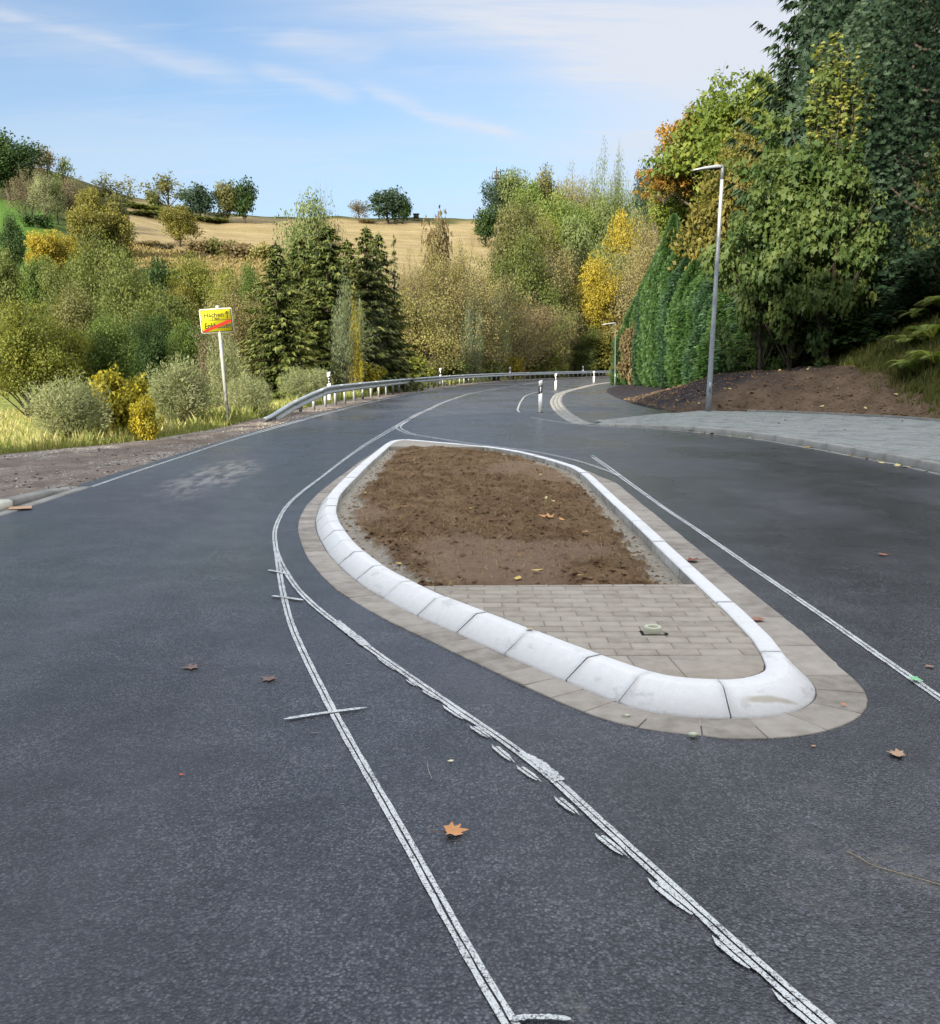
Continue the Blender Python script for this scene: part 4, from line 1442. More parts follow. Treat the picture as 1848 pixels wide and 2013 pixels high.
nt.links.new(c, b.inputs['Base Color']); b.inputs['Roughness'].default_value = .97; b.inputs['Specular IOR Level'].default_value = .08
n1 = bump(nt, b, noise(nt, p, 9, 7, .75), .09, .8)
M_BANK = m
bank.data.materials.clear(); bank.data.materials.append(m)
tag(bank, 'bare brown soil bank behind the sidewalk, darker where it reaches the hedge', kind='structure')


def bank_xy(r, n):
    y = 17 + 25 * r.rand(n)
    return xat(SOIL_R, y) + .1 + 5.5 * r.rand(n) ** 1.2, y


x_, y_, V, F, rr = pebbles(9000, bank_xy, .012, .055, 24)
V[..., 2] += bank_z(x_, y_)[:, None]
mb = MB(); mb.add(V.reshape(-1, 3), {3: F}, np.repeat(rr, 6))
tag(mb.obj('soil_clods', M_CLOD, bank), kind='stuff')
litter('leaf_litter', 'fallen yellow and brown leaves strewn over the soil bank', 300, lambda r, n: ((lambda y: (xat(SOIL_R, y) + .1 + 5.0 * r.rand(n) ** 1.2, y))(16 + 16.5 * r.rand(n))), lambda a, b: bank_z(a, b) + .035, .06, .20, 6, None, 'wide')


def kerbline_xy(r, n):
    s_ = KL * (1 - .62 * r.rand(n))
    P = np.c_[np.interp(s_, KS, KC[:, 0]), np.interp(s_, KS, KC[:, 1])]
    return P[:, 0] - .03 - .16 * r.rand(n) ** 1.5, P[:, 1] - .05 * r.rand(n)


litter('leaf_litter', 'brown leaves gathered in the gutter along the right kerb', 80, kerbline_xy, lambda a, b: 0 * a + .016, .05, .12, 9, None, 'wide')
litter('leaf_litter', 'a few small leaves lying on the paved sidewalk', 16, lambda r, n: (6.8 + 4.8 * r.rand(n), 15 + 12 * r.rand(n)), lambda a, b: swz(a, b) + .01, .07, .16, 12, None, 'wide')

# ------------------------------------------------------------------ guard rail
RP, RS_, RL = resample(catmull(RAIL, .3), .1, False)


def rail_at(s):
    s = np.asarray(s, float)
    return np.c_[np.interp(s, RS_, RP[:, 0]), np.interp(s, RS_, RP[:, 1])]


def rail_top(y):
    return np.interp(y, [25.5, 26.3, 29, 32, 34.6, 35.6], [.12, .16, .40, .60, .755, .77])


gr = thing('guard_rail', 'galvanised steel guard rail on posts along the left of the bend, near end sloping down', 'guard rail', (-5.4, 30, 0))
prof = [(.0, 0), (.035, -.012), (.080, -.045), (.080, -.075), (.012, -.125), (.0, -.155), (.012, -.185), (.080, -.235), (.080, -.265), (.035, -.298), (.0, -.31)]
s = 0.0
first = True
while s < RL - .5:
    e = min(s + 4.0, RL)
    n = 9
    ss = np.linspace(s, e + .12, n)
    P = rail_at(ss)
    Tn = unit(np.gradient(P, axis=0)); R = np.c_[Tn[:, 1], -Tn[:, 0]]
    ht = rail_top(P[:, 1])
    lap = .004 if int(s / 4) % 2 else 0
    rings = []
    for px_, pz_ in prof:
        k_ = np.minimum(1, (ht + .02) / .31) if s < 2 else 1
        rings.append(np.c_[P + R * (px_ + .06 + lap), np.maximum(ht + pz_, -.04 + 0 * ht)])
    m_ = len(prof)
    for px_, pz_ in prof[::-1]:
        rings.append(np.c_[P + R * (px_ + .056 + lap), np.maximum(ht + pz_, -.04 + 0 * ht)])
    V = np.concatenate(rings); mm = len(rings)
    F = [(a * n + i, a * n + i + 1, ((a + 1) % mm) * n + i + 1, ((a + 1) % mm) * n + i) for a in range(mm) for i in range(n - 1)]
    F += [(a * n, (a + 1) * n, (mm - 2 - a) * n, (mm - 1 - a) * n) for a in range(m_ - 1)]
    F += [(a * n + n - 1, (a + 1) * n + n - 1, (mm - 2 - a) * n + n - 1, (mm - 1 - a) * n + n - 1) for a in range(m_ - 1)]
    mb = MB(); mb.add(V - np.array((-5.4, 30, 0)), F, rs.rand())
    mb.obj('beam', M_STEEL, gr)
    s = e
post_me = None
s = 3.2
while s < RL - 1:
    P = rail_at([s, s + .3]); d = unit(P[1] - P[0]); rz = math.atan2(d[1], d[0])
    y_ = P[0][1]
    top = float(rail_top(y_)) - .08
    if post_me is None:
        mb = MB()
        mb.box((0, .0, .5), (.10, .006, 1.0)); mb.box((-.047, -.028, .5), (.006, .05, 1.0)); mb.box((.047, -.028, .5), (.006, .05, 1.0))
        post_me = mb.mesh('post', (M_STEELP,))
    o = link(bpy.data.objects.new('post', post_me), gr)
    o.location = (P[0][0] + 5.4, P[0][1] - 30, -.05)
    o.rotation_euler = (0, 0, rz + math.pi / 2 + .35)
    o.scale = (1, 1, top + .05)
    s += 2.0
mb = MB()
for ss in np.arange(0.4, 60, 1.0):
    P = rail_at([ss, ss + .2]); d = unit(P[1] - P[0]); q = P[0] + np.array((d[1], -d[0])) * .082
    z_ = rail_top(P[0][1]) - .155
    mb.box((q[0] + 5.4, q[1] - 30, z_), (.02, .025, .025), math.atan2(d[1], d[0]))
tag(mb.obj('bolts', M_STEELP, gr), kind='stuff')
mb = MB(); P = rail_at([5.1])[0]; mb.box((P[0] + 5.4 + .07, P[1] - 30 - .03, .22), (.05, .02, .12)); mb.obj('red_sticker', M_RED, gr)


# ------------------------------------------------------------------ marker posts
def marker(x, y, z0, h, label, rz, group, mirror=False, dots=False, w=.125):
    t = thing('marker_post', label, 'marker post', (x, y, z0), rz, group)
    # triangular-ish hollow section with a slanted top
    outl = [(-w / 2, -.02), (-w * .32, -.045), (w * .32, -.045), (w / 2, -.02), (w * .36, .05), (0, .07), (-w * .36, .05)]
    sgn = -1 if mirror else 1

    def seg(a0, a1, mat, name, grow=0.0, slope=.04, z_b=None, slope_b=None):
        mb = MB()
        n = len(outl)
        sb = slope if slope_b is None else slope_b
        lo = [((1 + grow) * a, (1 + grow) * b, a0 + sb * sgn * a / (w / 2) * .5) for a, b in outl]
        hi = [((1 + grow) * a, (1 + grow) * b, a1 + slope * sgn * a / (w / 2) * .5) for a, b in outl]
        F = [(i, (i + 1) % n, n + (i + 1) % n, n + i) for i in range(n)] + [tuple(range(n))[::-1], tuple(range(n, 2 * n))]
        mb.add(lo + hi, F); return mb.obj(name, mat, t)
    b0, b1 = h - .42, h - .17
    seg(0, b0, M_WHITE, 'shaft', slope=.05, slope_b=0)
    bnd = seg(b0, b1, M_BLACK, 'black_band', slope=.05)
    seg(b1, h, M_WHITE, 'cap', slope=.05)
    if dots:
        for zz in (b0 + .07, b1 - .07):
            mb = MB(); V = [(.026 * math.cos(a), -.047, zz + .026 * math.sin(a)) for a in np.arange(14) * 2 * math.pi / 14]; mb.add(V, [tuple(range(14))]); mb.obj('reflector', M_REFL, bnd)
    else:
        mb = MB(); mb.box((0, -.047, (b0 + b1) / 2), (w * .33, .004, .18)); mb.obj('reflector', M_REFL, bnd)
    mb = MB(); mb.box((0, 0, .006), (w * 1.4, .16, .012)); mb.obj('foot_plate', M_BLACK, t)
    return t


marker(2.28, 30.9, 0, 1.03, 'nearest white marker post standing on the asphalt with a black band and upright reflector', 0.05, 'white marker posts on the asphalt')
marker(5.35, 59.6, 0, 1.0, 'middle marker post on the asphalt beside the curving stone channel', -.05, 'white marker posts on the asphalt', w=.135)
marker(11.1, 85.7, 0, 1.0, 'farthest marker post on the asphalt, in front of the far guard rail', -.1, 'white marker posts on the asphalt', w=.16)
for u, v, y, lab, wv_ in ((649.5, 731, 36.0, 'white marker post with two round reflectors behind the near end of the guard rail', .13), (850, 723.5, 68.0, 'small marker post above the guard rail in front of the green bushes', .16),
                          (1003, 721.5, 98.0, 'small marker post above the guard rail by the yellow shrub', .18), (1132, 719.5, 126.5, 'farthest tiny marker post above the guard rail', .2)):
    q = P3(u, v, y)
    x_ = float(np.interp(y, RP[:, 1], RP[:, 0])) - .10
    marker(x_, y, q[2] - 1.05 if y < 40 else q[2] - 1.1, 1.05 if y < 40 else 1.1, lab, .0, 'marker posts behind the guard rail', dots=(y < 40), w=wv_)

# ------------------------------------------------------------------ street lamps


def lamp(x, y, z0, h, label, lean=(0, 0), arm=.86, rb=.085, rt=.048, pm=None):
    t = thing('street_lamp', label, 'street lamp', (x, y, z0))
    n = 12
    zz = np.linspace(0, h - .35, n)
    P = np.c_[lean[0] * zz / h, lean[1] * zz / h, zz]
    mb = MB(); mb.tube(P, np.where(zz < 1.3, rb, rb + (rt - rb) * (zz - 1.3) / (h - 1.3)) if False else np.interp(zz, [0, h * .15, h * .16, h], [rb, rb * .97, rb * .92, rt]), 20)
    mb.obj('pole', pm or M_STEELP, t, True)
    top = P[-1]
    mb = MB(); mb.tube([top - (0, 0, .03), top + (0, 0, .20), top + (-.01, 0, .33), top + (-.05, 0, .37)], [.056, .056, .055, .03], 16)
    mb.obj('bracket', M_DGREY, t, True)
    # flat LED head reaching to the left
    L0, ys_, zt, zb = [], [], [], []
    st = np.linspace(0, 1, 14)
    mb = MB(); V = []
    for q in st:
        x1 = -.03 - arm * q
        hw = .15 * math.sin(min(1, .35 + q * 1.2) * math.pi / 2) * (1 - max(0, q - .55) ** 2 * 3.6)
        thk = .085 * (1 - q) ** .6 * min(1, .5 + q * 4) + .012
        rise = -.085 * q
        ring = [(x1, -hw, .30), (x1, -hw * .7, .30 + thk * .9), (x1, 0, .30 + thk), (x1, hw * .7, .30 + thk * .9), (x1, hw, .30), (x1, hw * .8, .285), (x1, -hw * .8, .285)]
        V += [(a + top[0], b + top[1], c + top[2] + rise) for a, b, c in ring]
    k = 7
    F = [(i * k + j, i * k + (j + 1) % k, (i + 1) * k + (j + 1) % k, (i + 1) * k + j) for i in range(13) for j in range(k)] + [tuple(range(k))[::-1], tuple(range(13 * k, 14 * k))]
    mb.add(V, F); hd = mb.obj('lamp_head', M_STEEL if False else M_LAMPH, t, True)
    mb = MB(); mb.box((top[0] - .30, top[1], top[2] + .258), (.42, .2, .02)); mb.obj('lens', M_BLACK, hd)
    mb = MB(); mb.box((lean[0] * .08, -rb * .93, .75), (.075, .03, .30)); mb.obj('door', M_STEELP, t)
    return t


M_LAMPH = mat_simple('lamp_head_metal', [(.3, (.26, .28, .28)), (.8, (.36, .38, .38))], 3.0, .35, 0, 0, .5, metal=.4)
lx, ly = G(1392, 808, .12)
topq = P3(1421, 325, ly)
lamp(lx, ly, .10, topq[2] - .10, 'tall galvanised street lamp with a flat head at the corner of the sidewalk', (topq[0] - lx, 0))
lx2, ly2 = G(1209, 758, 0.0)
topq = P3(1210, 634, ly2)
lamp(lx2, ly2, 0, topq[2], 'distant thin street lamp at the far end of the hedge', (topq[0] - lx2, 0), 1.0, .055, .040, M_DGREY)

# ------------------------------------------------------------------ town sign
sx_, sy_ = G(449.5, 835, 0.0)
SG = thing('town_sign', 'yellow town exit sign reading Hachen and crossed out Enkhausen on a leaning grey post', 'road sign', (sx_, sy_, -.02))
tp = P3(427.5, 603, sy_)
ht = tp[2]
lean = np.array((tp[0] - sx_, 0, ht)); lean /= np.linalg.norm(lean)
mb = MB(); mb.tube([np.array((0, 0, -.05)), lean * (ht + .02)], [.045, .045], 16)
mb.obj('pole', M_POLEL, SG, True)
mb = MB(); mb.tube([lean * (ht + .02), lean * (ht + .05)], [.048, .040], 16); mb.obj('pole_cap', M_WHITE, SG, True)
# board corners measured at the sign's distance
TL, TR, BL_, BR = P3(392.3, 607.5, sy_), P3(457, 604.5, sy_ + .03), P3(397.5, 655, sy_), P3(460.5, 653, sy_ + .03)
cen = (TL + TR + BL_ + BR) / 4 - np.array((sx_, sy_, -.02))
bw = (np.linalg.norm(TR - TL) + np.linalg.norm(BR - BL_)) / 2
bh = (np.linalg.norm(BL_ - TL) + np.linalg.norm(BR - TR)) / 2
yaw = .05
bw = bw / math.cos(yaw)
roll = -math.atan2(lean[0], lean[2]) * 1.0
from mathutils import Matrix
bm_ = Matrix.Translation(Vector(cen) + Vector((0, -.06, 0))) @ Matrix.Rotation(-.062, 4, 'Y') @ Matrix.Rotation(yaw, 4, 'Z') @ Matrix.Rotation(math.radians(1.2), 4, 'X')


def rrect(w, h, r, n=5):
    out = []
    for cx, cy, a0 in ((w / 2 - r, h / 2 - r, 0), (-w / 2 + r, h / 2 - r, 90), (-w / 2 + r, -h / 2 + r, 180), (w / 2 - r, -h / 2 + r, 270)):
        for k in range(n + 1):
            a = math.radians(a0 + 90 * k / n); out.append((cx + r * math.cos(a), cy + r * math.sin(a)))
    return out


def plate(w, h, r, y0, y1, mat, name, par=SG, dx=0, dz=0):
    o = rrect(w, h, r); n = len(o)
    V = [(a + dx, y1, b + dz) for a, b in o] + [(a + dx, y0, b + dz) for a, b in o]
    F = [tuple(range(n)), tuple(range(n, 2 * n))[::-1]] + [((i + 1) % n, i, n + i, n + (i + 1) % n) for i in range(n)]
    mb = MB(); mb.add([tuple(bm_ @ Vector(v)) for v in V], F)
    return mb.obj(name, mat, par)


bd = plate(bw, bh, .045, -.004, .016, M_SIGNW, 'board')
plate(bw * .945, bh * .92, .035, -.0055, -.0045, M_BLACK, 'black_border', bd)
plate(bw * .905, bh * .865, .032, -.0072, -.006, M_YELLOW, 'yellow_face', bd)
pb = plate(bw, bh, .045, .045, .065, M_SIGNW, 'rear_board')
plate(bw * .97, bh * .99, .03, .020, .043, M_BLACK, 'board_frame')


def flat(poly, y, mat, name, par):
    mb = MB(); n = len(poly)
    V = [tuple(bm_ @ Vector((a, y, b))) for a, b in poly]
    mb.add(V, [tuple(range(n))]); return mb.obj(name, mat, par)


flat([(-bw * .4575, -.006 + .012), (bw * .4575, -.006 + .012), (bw * .4575, .006 + .012), (-bw * .4575, .006 + .012)], -.0084, M_BLACK, 'divider', bd)


def text(body, size, x, z, y, sx=1.0, par=bd, bold=0.0):
    cu = bpy.data.curves.new('lettering', 'FONT')
    cu.body = body; cu.size = size; cu.offset = bold
    cu.resolution_u = 3
    cu.align_x = 'LEFT'
    to = bpy.data.objects.new('lettering_tmp', cu)
    sc.collection.objects.link(to)
    dg = bpy.context.evaluated_depsgraph_get(); dg.update()
    me = bpy.data.meshes.new_from_object(to.evaluated_get(dg))
    sc.collection.objects.unlink(to); bpy.data.objects.remove(to)
    for v in me.vertices:
        v.co = bm_ @ Vector((x + v.co.x * sx, y, z + v.co.y))
    me.materials.clear(); me.materials.append(M_BLACK)
    link(bpy.data.objects.new('lettering', me), par)
    return me


bpy.context.view_layer.update()
text('Hachen', .165, -bw * .38, bh * .15, -.0092, 1.0, bold=.0035)
text('1 km', .095, -bw * .15, bh * .04, -.0092, 1.05, bold=.003)
text('Enkhausen', .195, -bw * .38, -bh * .31, -.0092, .80, bold=.0035)
ax = bw * .345
flat([(ax - .011, bh * .06), (ax + .011, bh * .06), (ax + .011, bh * .34), (ax - .011, bh * .34)], -.0092, M_BLACK, 'arrow', bd)
flat([(ax, bh * .375), (ax - .055, bh * .25), (ax - .042, bh * .24), (ax, bh * .345), (ax + .042, bh * .24), (ax + .055, bh * .25)], -.0096, M_BLACK, 'arrow_head', bd)
flat([(-bw * .44, -bh * .435), (-bw * .33, -bh * .435), (bw * .455, -.050), (bw * .455, .004), (bw * .34, .004), (-bw * .45, -bh * .39)], -.0104, M_RED, 'red_bar', bd)

# telecom mast on the skyline
q = P3(976, 327, 300)
mz = tz(q[0], 300)
mt = thing('telecom_mast', 'slim telecom mast with a small antenna platform rising above the skyline wood', 'mast', (q[0], 300, mz))
hm = q[2] - mz
mb = MB(); mb.tube([(0, 0, 0), (0, 0, hm * .7), (0, 0, hm)], [.45, .3, .10], 8); mb.obj('mast_pole', M_BARK, mt)
z1 = P3(976, 350, 300)[2] - mz
mb = MB(); mb.box((0, 0, z1), (2.6, 1.2, .3))
for dx in (-1.2, -.5, .6, 1.25): mb.box((dx, 0, z1 + .9), (.16, .16, 1.9))
mb.box((.2, 0, z1 + 1.9), (2.4, .3, .15)); mb.obj('antenna_platform', M_BARK, mt)
q = P3(819, 443, 305)
hz_ = tz(q[0], 303)
hd = thing('hunting_hide', 'tiny dark raised hunting hide on the bare skyline', 'hunting hide', (q[0], 303, hz_))
mb = MB(); mb.box((0, 0, 1.3), (1.6, 1.2, 1.1)); mb.obj('cabin', M_BARK, hd)
mb = MB(); mb.box((0, 0, 1.95), (2.0, 1.6, .14)); mb.obj('roof', M_BARK, hd)
for a in (-.6, .6):
    mb = MB(); mb.box((a, 0, .3), (.18, .6, 1.4)); mb.obj('leg', M_BARK, hd)

# ------------------------------------------------------------------ fallen leaves on road and island
LEAFM = {}


def leafmat(nm, c0, c1):
    if nm not in LEAFM:
        LEAFM[nm] = mat_simple(nm, [(.3, c0), (.7, c1)], 30, .75, .0006, 120, .2)
    return LEAFM[nm]


def fallen(u, v, size, rz, label, nm, c0, c1, tm='maple', z=0.0, curl=1.0, stem=True, sy=1.0):
    x_, y_ = G(u, v, z)
    t = thing('fallen_leaf', label, 'leaf', (x_, y_, z + .006), rz)
    T_, F_ = TM[tm]
    V = T_.copy()
    # densify outline a little by scaling; keep cupped shape
    r2_ = V[:, 0] ** 2 + (V[:, 1] - .4) ** 2
    V = np.c_[V[:, 0] * sy, V[:, 1], .10 + (.25 * r2_ - .05 + (rs.rand(len(V)) - .5) * .12) * curl] * size
    V[:, 2] = np.maximum(V[:, 2] - V[:, 2].min(), 0) + .001
    mb = MB(); mb.add(V, F_)
    mb.obj('blade', leafmat(nm, c0, c1), t)
    if stem:
        mb = MB(); mb.tube(np.array([(0, .05, V[0][2] / size + .02), (.02, -.25, .05), (-.03, -.62, .10)]) * size, [.012 * size, .010 * size, .014 * size], 5)
        mb.obj('stem', leafmat('stem_brown', (.20, .09, .04), (.28, .13, .06)), t)
    return t


OR = ('orange_brown_leaf', (.42, .19, .075), (.56, .29, .13))
fallen(874, 1640, .082, -1.45, 'large orange brown maple leaf with a stem on the asphalt between the white lines', *OR)
fallen(1778, 1487, .072, 1.3, 'pale tan maple leaf on the asphalt near the right edge below the island', 'tan_leaf', (.34, .22, .14), (.45, .31, .20))
fallen(1835, 1315, .05, .4, 'dull brown leaf at the right edge beside the green spray mark', 'dull_leaf', (.20, .13, .10), (.28, .19, .14), 'wide')
fallen(1745, 1091, .10, 1.9, 'small reddish brown leaf alone on the right hand lane', 'red_leaf', (.26, .11, .07), (.34, .16, .10), 'leaf')
fallen(1505, 1220, .09, 1.2, 'flat reddish leaf on the gutter stones right of the island', 'red_leaf2', (.24, .10, .07), (.34, .17, .12), 'wide', .012, .3, False)
fallen(1372, 1103, .13, 1.6, 'dark red curled leaf on the gutter stones along the straight right kerb', 'dark_red_leaf', (.16, .05, .035), (.26, .09, .06), 'lobed', .012)
fallen(1665, 1388, .03, .9, 'tiny bright orange leaf on the gutter stones at the rounded near corner', 'bright_orange_leaf', (.55, .16, .03), (.65, .24, .06), 'leaf', .012, 1, False)
fallen(893, 1497, .03, 2.0, 'tiny pale yellow leaf on the asphalt by the row of paint dashes', 'pale_yellow_leaf', (.55, .50, .30), (.62, .58, .38), 'leaf')
fallen(388, 1312, .085, 1.9, 'flat dull pink brown leaf on the left lane below the island bend', 'pinkish_leaf', (.14, .095, .085), (.20, .135, .12), 'lobed', 0, .25, True)
fallen(537, 1338, .08, 1.0, 'faded pinkish leaf on the left lane just left of the centre line', 'pinkish_leaf', (.14, .095, .085), (.20, .135, .12), 'lobed', 0, .4)
fallen(360, 1526, .018, 1.1, 'tiny red leaf scrap on the left lane', 'scarlet_leaf', (.45, .06, .03), (.55, .10, .05), 'wide', 0, 1, False)
fallen(1046, 1236, .05, 2.6, 'yellowish leaf with an upright stem on top of the white kerb stones', 'ochre_leaf', (.33, .28, .15), (.43, .37, .22), 'wide', KH)
fallen(658, 993, .10, 1.2, 'small ochre leaf on the gutter stones at the left bend of the island', 'ochre_leaf', (.33, .28, .15), (.43, .37, .22), 'lobed', .012)
fallen(1603, 1468, .022, 2.1, 'tiny orange leaf scrap on the asphalt below the round end of the island', 'orange_scrap', (.42, .20, .10), (.52, .28, .15), 'wide', 0, 1, False)
fallen(62, 1000, .30, 1.3, 'flat pale orange leaf lying in the gutter at the left edge', 'gutter_orange', (.40, .24, .14), (.50, .32, .20), 'wide', .012, .12, False)
for u_, v_, s_, lab in ((801, 1110, .10, 'curled yellow leaf in the sandy strip at the left of the soil bed'), (1088, 1017, .15, 'light orange leaf in the middle of the soil bed'), (1110, 1025, .14, 'orange leaf right of the middle of the soil bed'),
                        (1143, 1045, .09, 'reddish leaf at the right of the soil bed'), (1042, 1123, .10, 'long yellow leaf curl near the front of the soil bed'), (1015, 1141, .09, 'yellow leaf at the front left of the soil bed'), (1135, 1131, .07, 'small yellow leaf near the front of the soil bed'),
                        (800, 982, .12, 'pale ochre leaf near the back of the soil bed')):
    col = ('bed_yellow', (.48, .33, .09), (.60, .44, .15)) if 'yellow' in lab or 'ochre' in lab else ('bed_orange', (.42, .20, .08), (.55, .30, .13))
    x_, y_ = G(u_, v_, .06)
    zb = float(bed_z(np.array([x_]), np.array([y_]))[0][0])
    fallen(u_, v_, s_, rs.rand() * 6, lab, *col, 'lobed' if s_ > .11 else 'leaf', zb + .005)
for u_, v_, s_, lab in ((1362, 1449, .022, 'cream pebble on the asphalt below the near end of the island'), (1232, 1411, .016, 'small white pebble on the gutter stones at the near end')):
    x_, y_ = G(u_, v_, 0)
    t = thing('pebble', lab, 'pebble', (x_, y_, .01))
    mb = MB()
    an = np.arange(8) * math.pi / 4
    V = [(0, 0, s_ * .6)] + [(s_ * (1 + .25 * rs.rand()) * math.cos(a), s_ * .7 * math.sin(a), s_ * .3) for a in an] + [(s_ * .8 * math.cos(a), s_ * .6 * math.sin(a), -.005) for a in an]
    F = [(0, 1 + i, 1 + (i + 1) % 8) for i in range(8)] + [(1 + i, 9 + i, 9 + (i + 1) % 8, 1 + (i + 1) % 8) for i in range(8)]
    mb.add(V, F); mb.obj('stone', m_cream, t, True)
# dry stalks on the asphalt


def stalk(name, label, pts, r_, col):
    P = catmull([G(u, v) for u, v in pts], .01)
    mb = MB(); mb.tube(np.c_[P, .004 + 0 * P[:, 0]], [r_] * len(P), 5)
    o = mb.obj(name, leafmat(col[0], col[1], col[2]), None, True)
    tag(o, label, 'twig')


stalk('dry_stalk', 'long thin straw coloured stalk on the asphalt at the right edge', [(1665, 1675), (1690, 1688), (1715, 1702), (1760, 1716), (1810, 1730), (1852, 1742)], .0011, ('straw_stalk', (.34, .25, .12), (.46, .36, .20)))
stalk('thin_twig', 'thin pale twig on the asphalt left of the paint dashes', [(840, 1498), (842, 1515), (848, 1530), (846, 1534)], .0012, ('grey_twig', (.26, .24, .22), (.36, .34, .31)))
stalk('thin_twig', 'tiny pale twig scrap beside the double line on the left lane', [(608, 1443), (628, 1441)], .0016, ('grey_twig', (.26, .24, .22), (.36, .34, .31)))
stalk('thin_twig', 'tiny dark and pale twig scrap between the two branching lines', [(675, 1307), (690, 1305)], .0018, ('grey_twig', (.26, .24, .22), (.36, .34, .31)))

# ------------------------------------------------------------------ trees
def crown(seed, n_leaf, leaf, wr=.42, base=.12, nclump=70, crad=.30, flat=.75, tmpl='wide', up=.35, power=.45, lobes=.30, twigs=0, droop=0.0, egg=.15, trunk_r=.022, limbs=22, bare=.0, elong=1.0, stems=1, inner=.25):
    r = np.random.RandomState(seed)
    hz = (1 - base) / 2; cz = base + hz
    d = unit(r.randn(nclump, 3))
    rad = r.rand(nclump) ** power
    ph = r.rand(6) * 6.28
    az = np.arctan2(d[:, 1], d[:, 0])
    lob = 1 + lobes * (np.sin(az * 2 + ph[0]) * .4 + np.sin(az * 3 + d[:, 2] * 3 + ph[1]) * .4 + np.sin(d[:, 2] * 5 + ph[2]) * .3 + (r.rand(nclump) - .5) * .9)
    rad = rad * np.clip(lob, .5, 1.35)
    C = np.c_[d[:, 0] * wr * rad, d[:, 1] * wr * rad, d[:, 2] * hz * rad]
    C[:, :2] *= (1 - egg * C[:, 2:3] / hz)
    cr = crad * wr * (.6 + .8 * r.rand(nclump))
    C *= (1 - crad * .55)
    C[:, 2] = np.clip(C[:, 2] + cz, base * .6, 1.0)
    # leaves
    w = cr ** 2; w /= w.sum()
    ci = r.choice(nclump, n_leaf, p=w)
    dd = unit(r.randn(n_leaf, 3)); rr = r.rand(n_leaf) ** (1 / 2.2)
    off = dd * rr[:, None] * cr[ci][:, None] * 1.15
    off[:, 2] *= flat * elong
    off[:, :2] /= math.sqrt(elong)
    P = C[ci] + off
    P[:, 2] = np.maximum(P[:, 2], .01)
    outw = unit(P - np.array((0, 0, cz)) * np.array((1, 1, .85)))
    Nn = unit(dd * .7 + outw * .5 + np.array((0, 0, up)) + r.randn(n_leaf, 3) * .30)
    D = unit(outw * .6 + r.randn(n_leaf, 3) * .8 + np.array((0, 0, -droop + (elong - 1) * .6)))
    S = leaf * (.65 + .7 * r.rand(n_leaf))
    cv = r.rand(nclump)
    R = np.clip(.12 + .34 * r.rand(n_leaf) + .42 * cv[ci], 0, 1)
    mb = MB(); add_leaves(mb, P, D, Nn, S, tmpl, R)
    cm = mb.mesh('crown')
    tb = MB()
    for st in range(stems):
        sx_ = (r.randn() * .04 if stems > 1 else 0); sy_ = (r.randn() * .04 if stems > 1 else 0)
        zz = np.linspace(-.03, .80, 10)
        bend = r.randn(2) * .03
        TP = np.c_[sx_ * (1 + 3 * zz) + bend[0] * np.sin(zz * 3), sy_ * (1 + 3 * zz) + bend[1] * np.sin(zz * 2.5), zz]
        tb.tube(TP, trunk_r / math.sqrt(stems) * (1.25 - 1.1 * (zz / .8)) + .001, 7)
    idx = r.permutation(nclump)[:limbs]
    for k in idx:
        e = C[k]; z0 = max(base * .7, e[2] - .10 - np.hypot(e[0], e[1]) * (.5 + .5 * r.rand()))
        z0 = min(z0, .75)
        t = np.linspace(0, 1, 6)[:, None]
        s0 = np.array((np.interp(z0, TP[:, 2], TP[:, 0]), np.interp(z0, TP[:, 2], TP[:, 1]), z0))
        mid = (s0 + e) / 2 + np.array((0, 0, .035)) + r.randn(3) * .02
        Q = (1 - t) ** 2 * s0 + 2 * t * (1 - t) * mid + t * t * e
        tb.tube(Q, trunk_r * (.38 - .30 * t[:, 0]), 5, cap=False)
        for q in range(twigs):
            a = unit(unit(e - s0) * .9 + r.randn(3) * .6 + np.array((0, 0, .35)))
            b_ = e + a * cr[k] * (1.0 + .7 * r.rand())
            st_ = Q[3 + q % 3]
            tb.tube(np.array([st_, (st_ + b_) / 2 + r.randn(3) * .01, b_]), [trunk_r * .12, trunk_r * .09, trunk_r * .03], 3, cap=False)
    return cm, tb.mesh('trunk', smooth=True), wr * 2


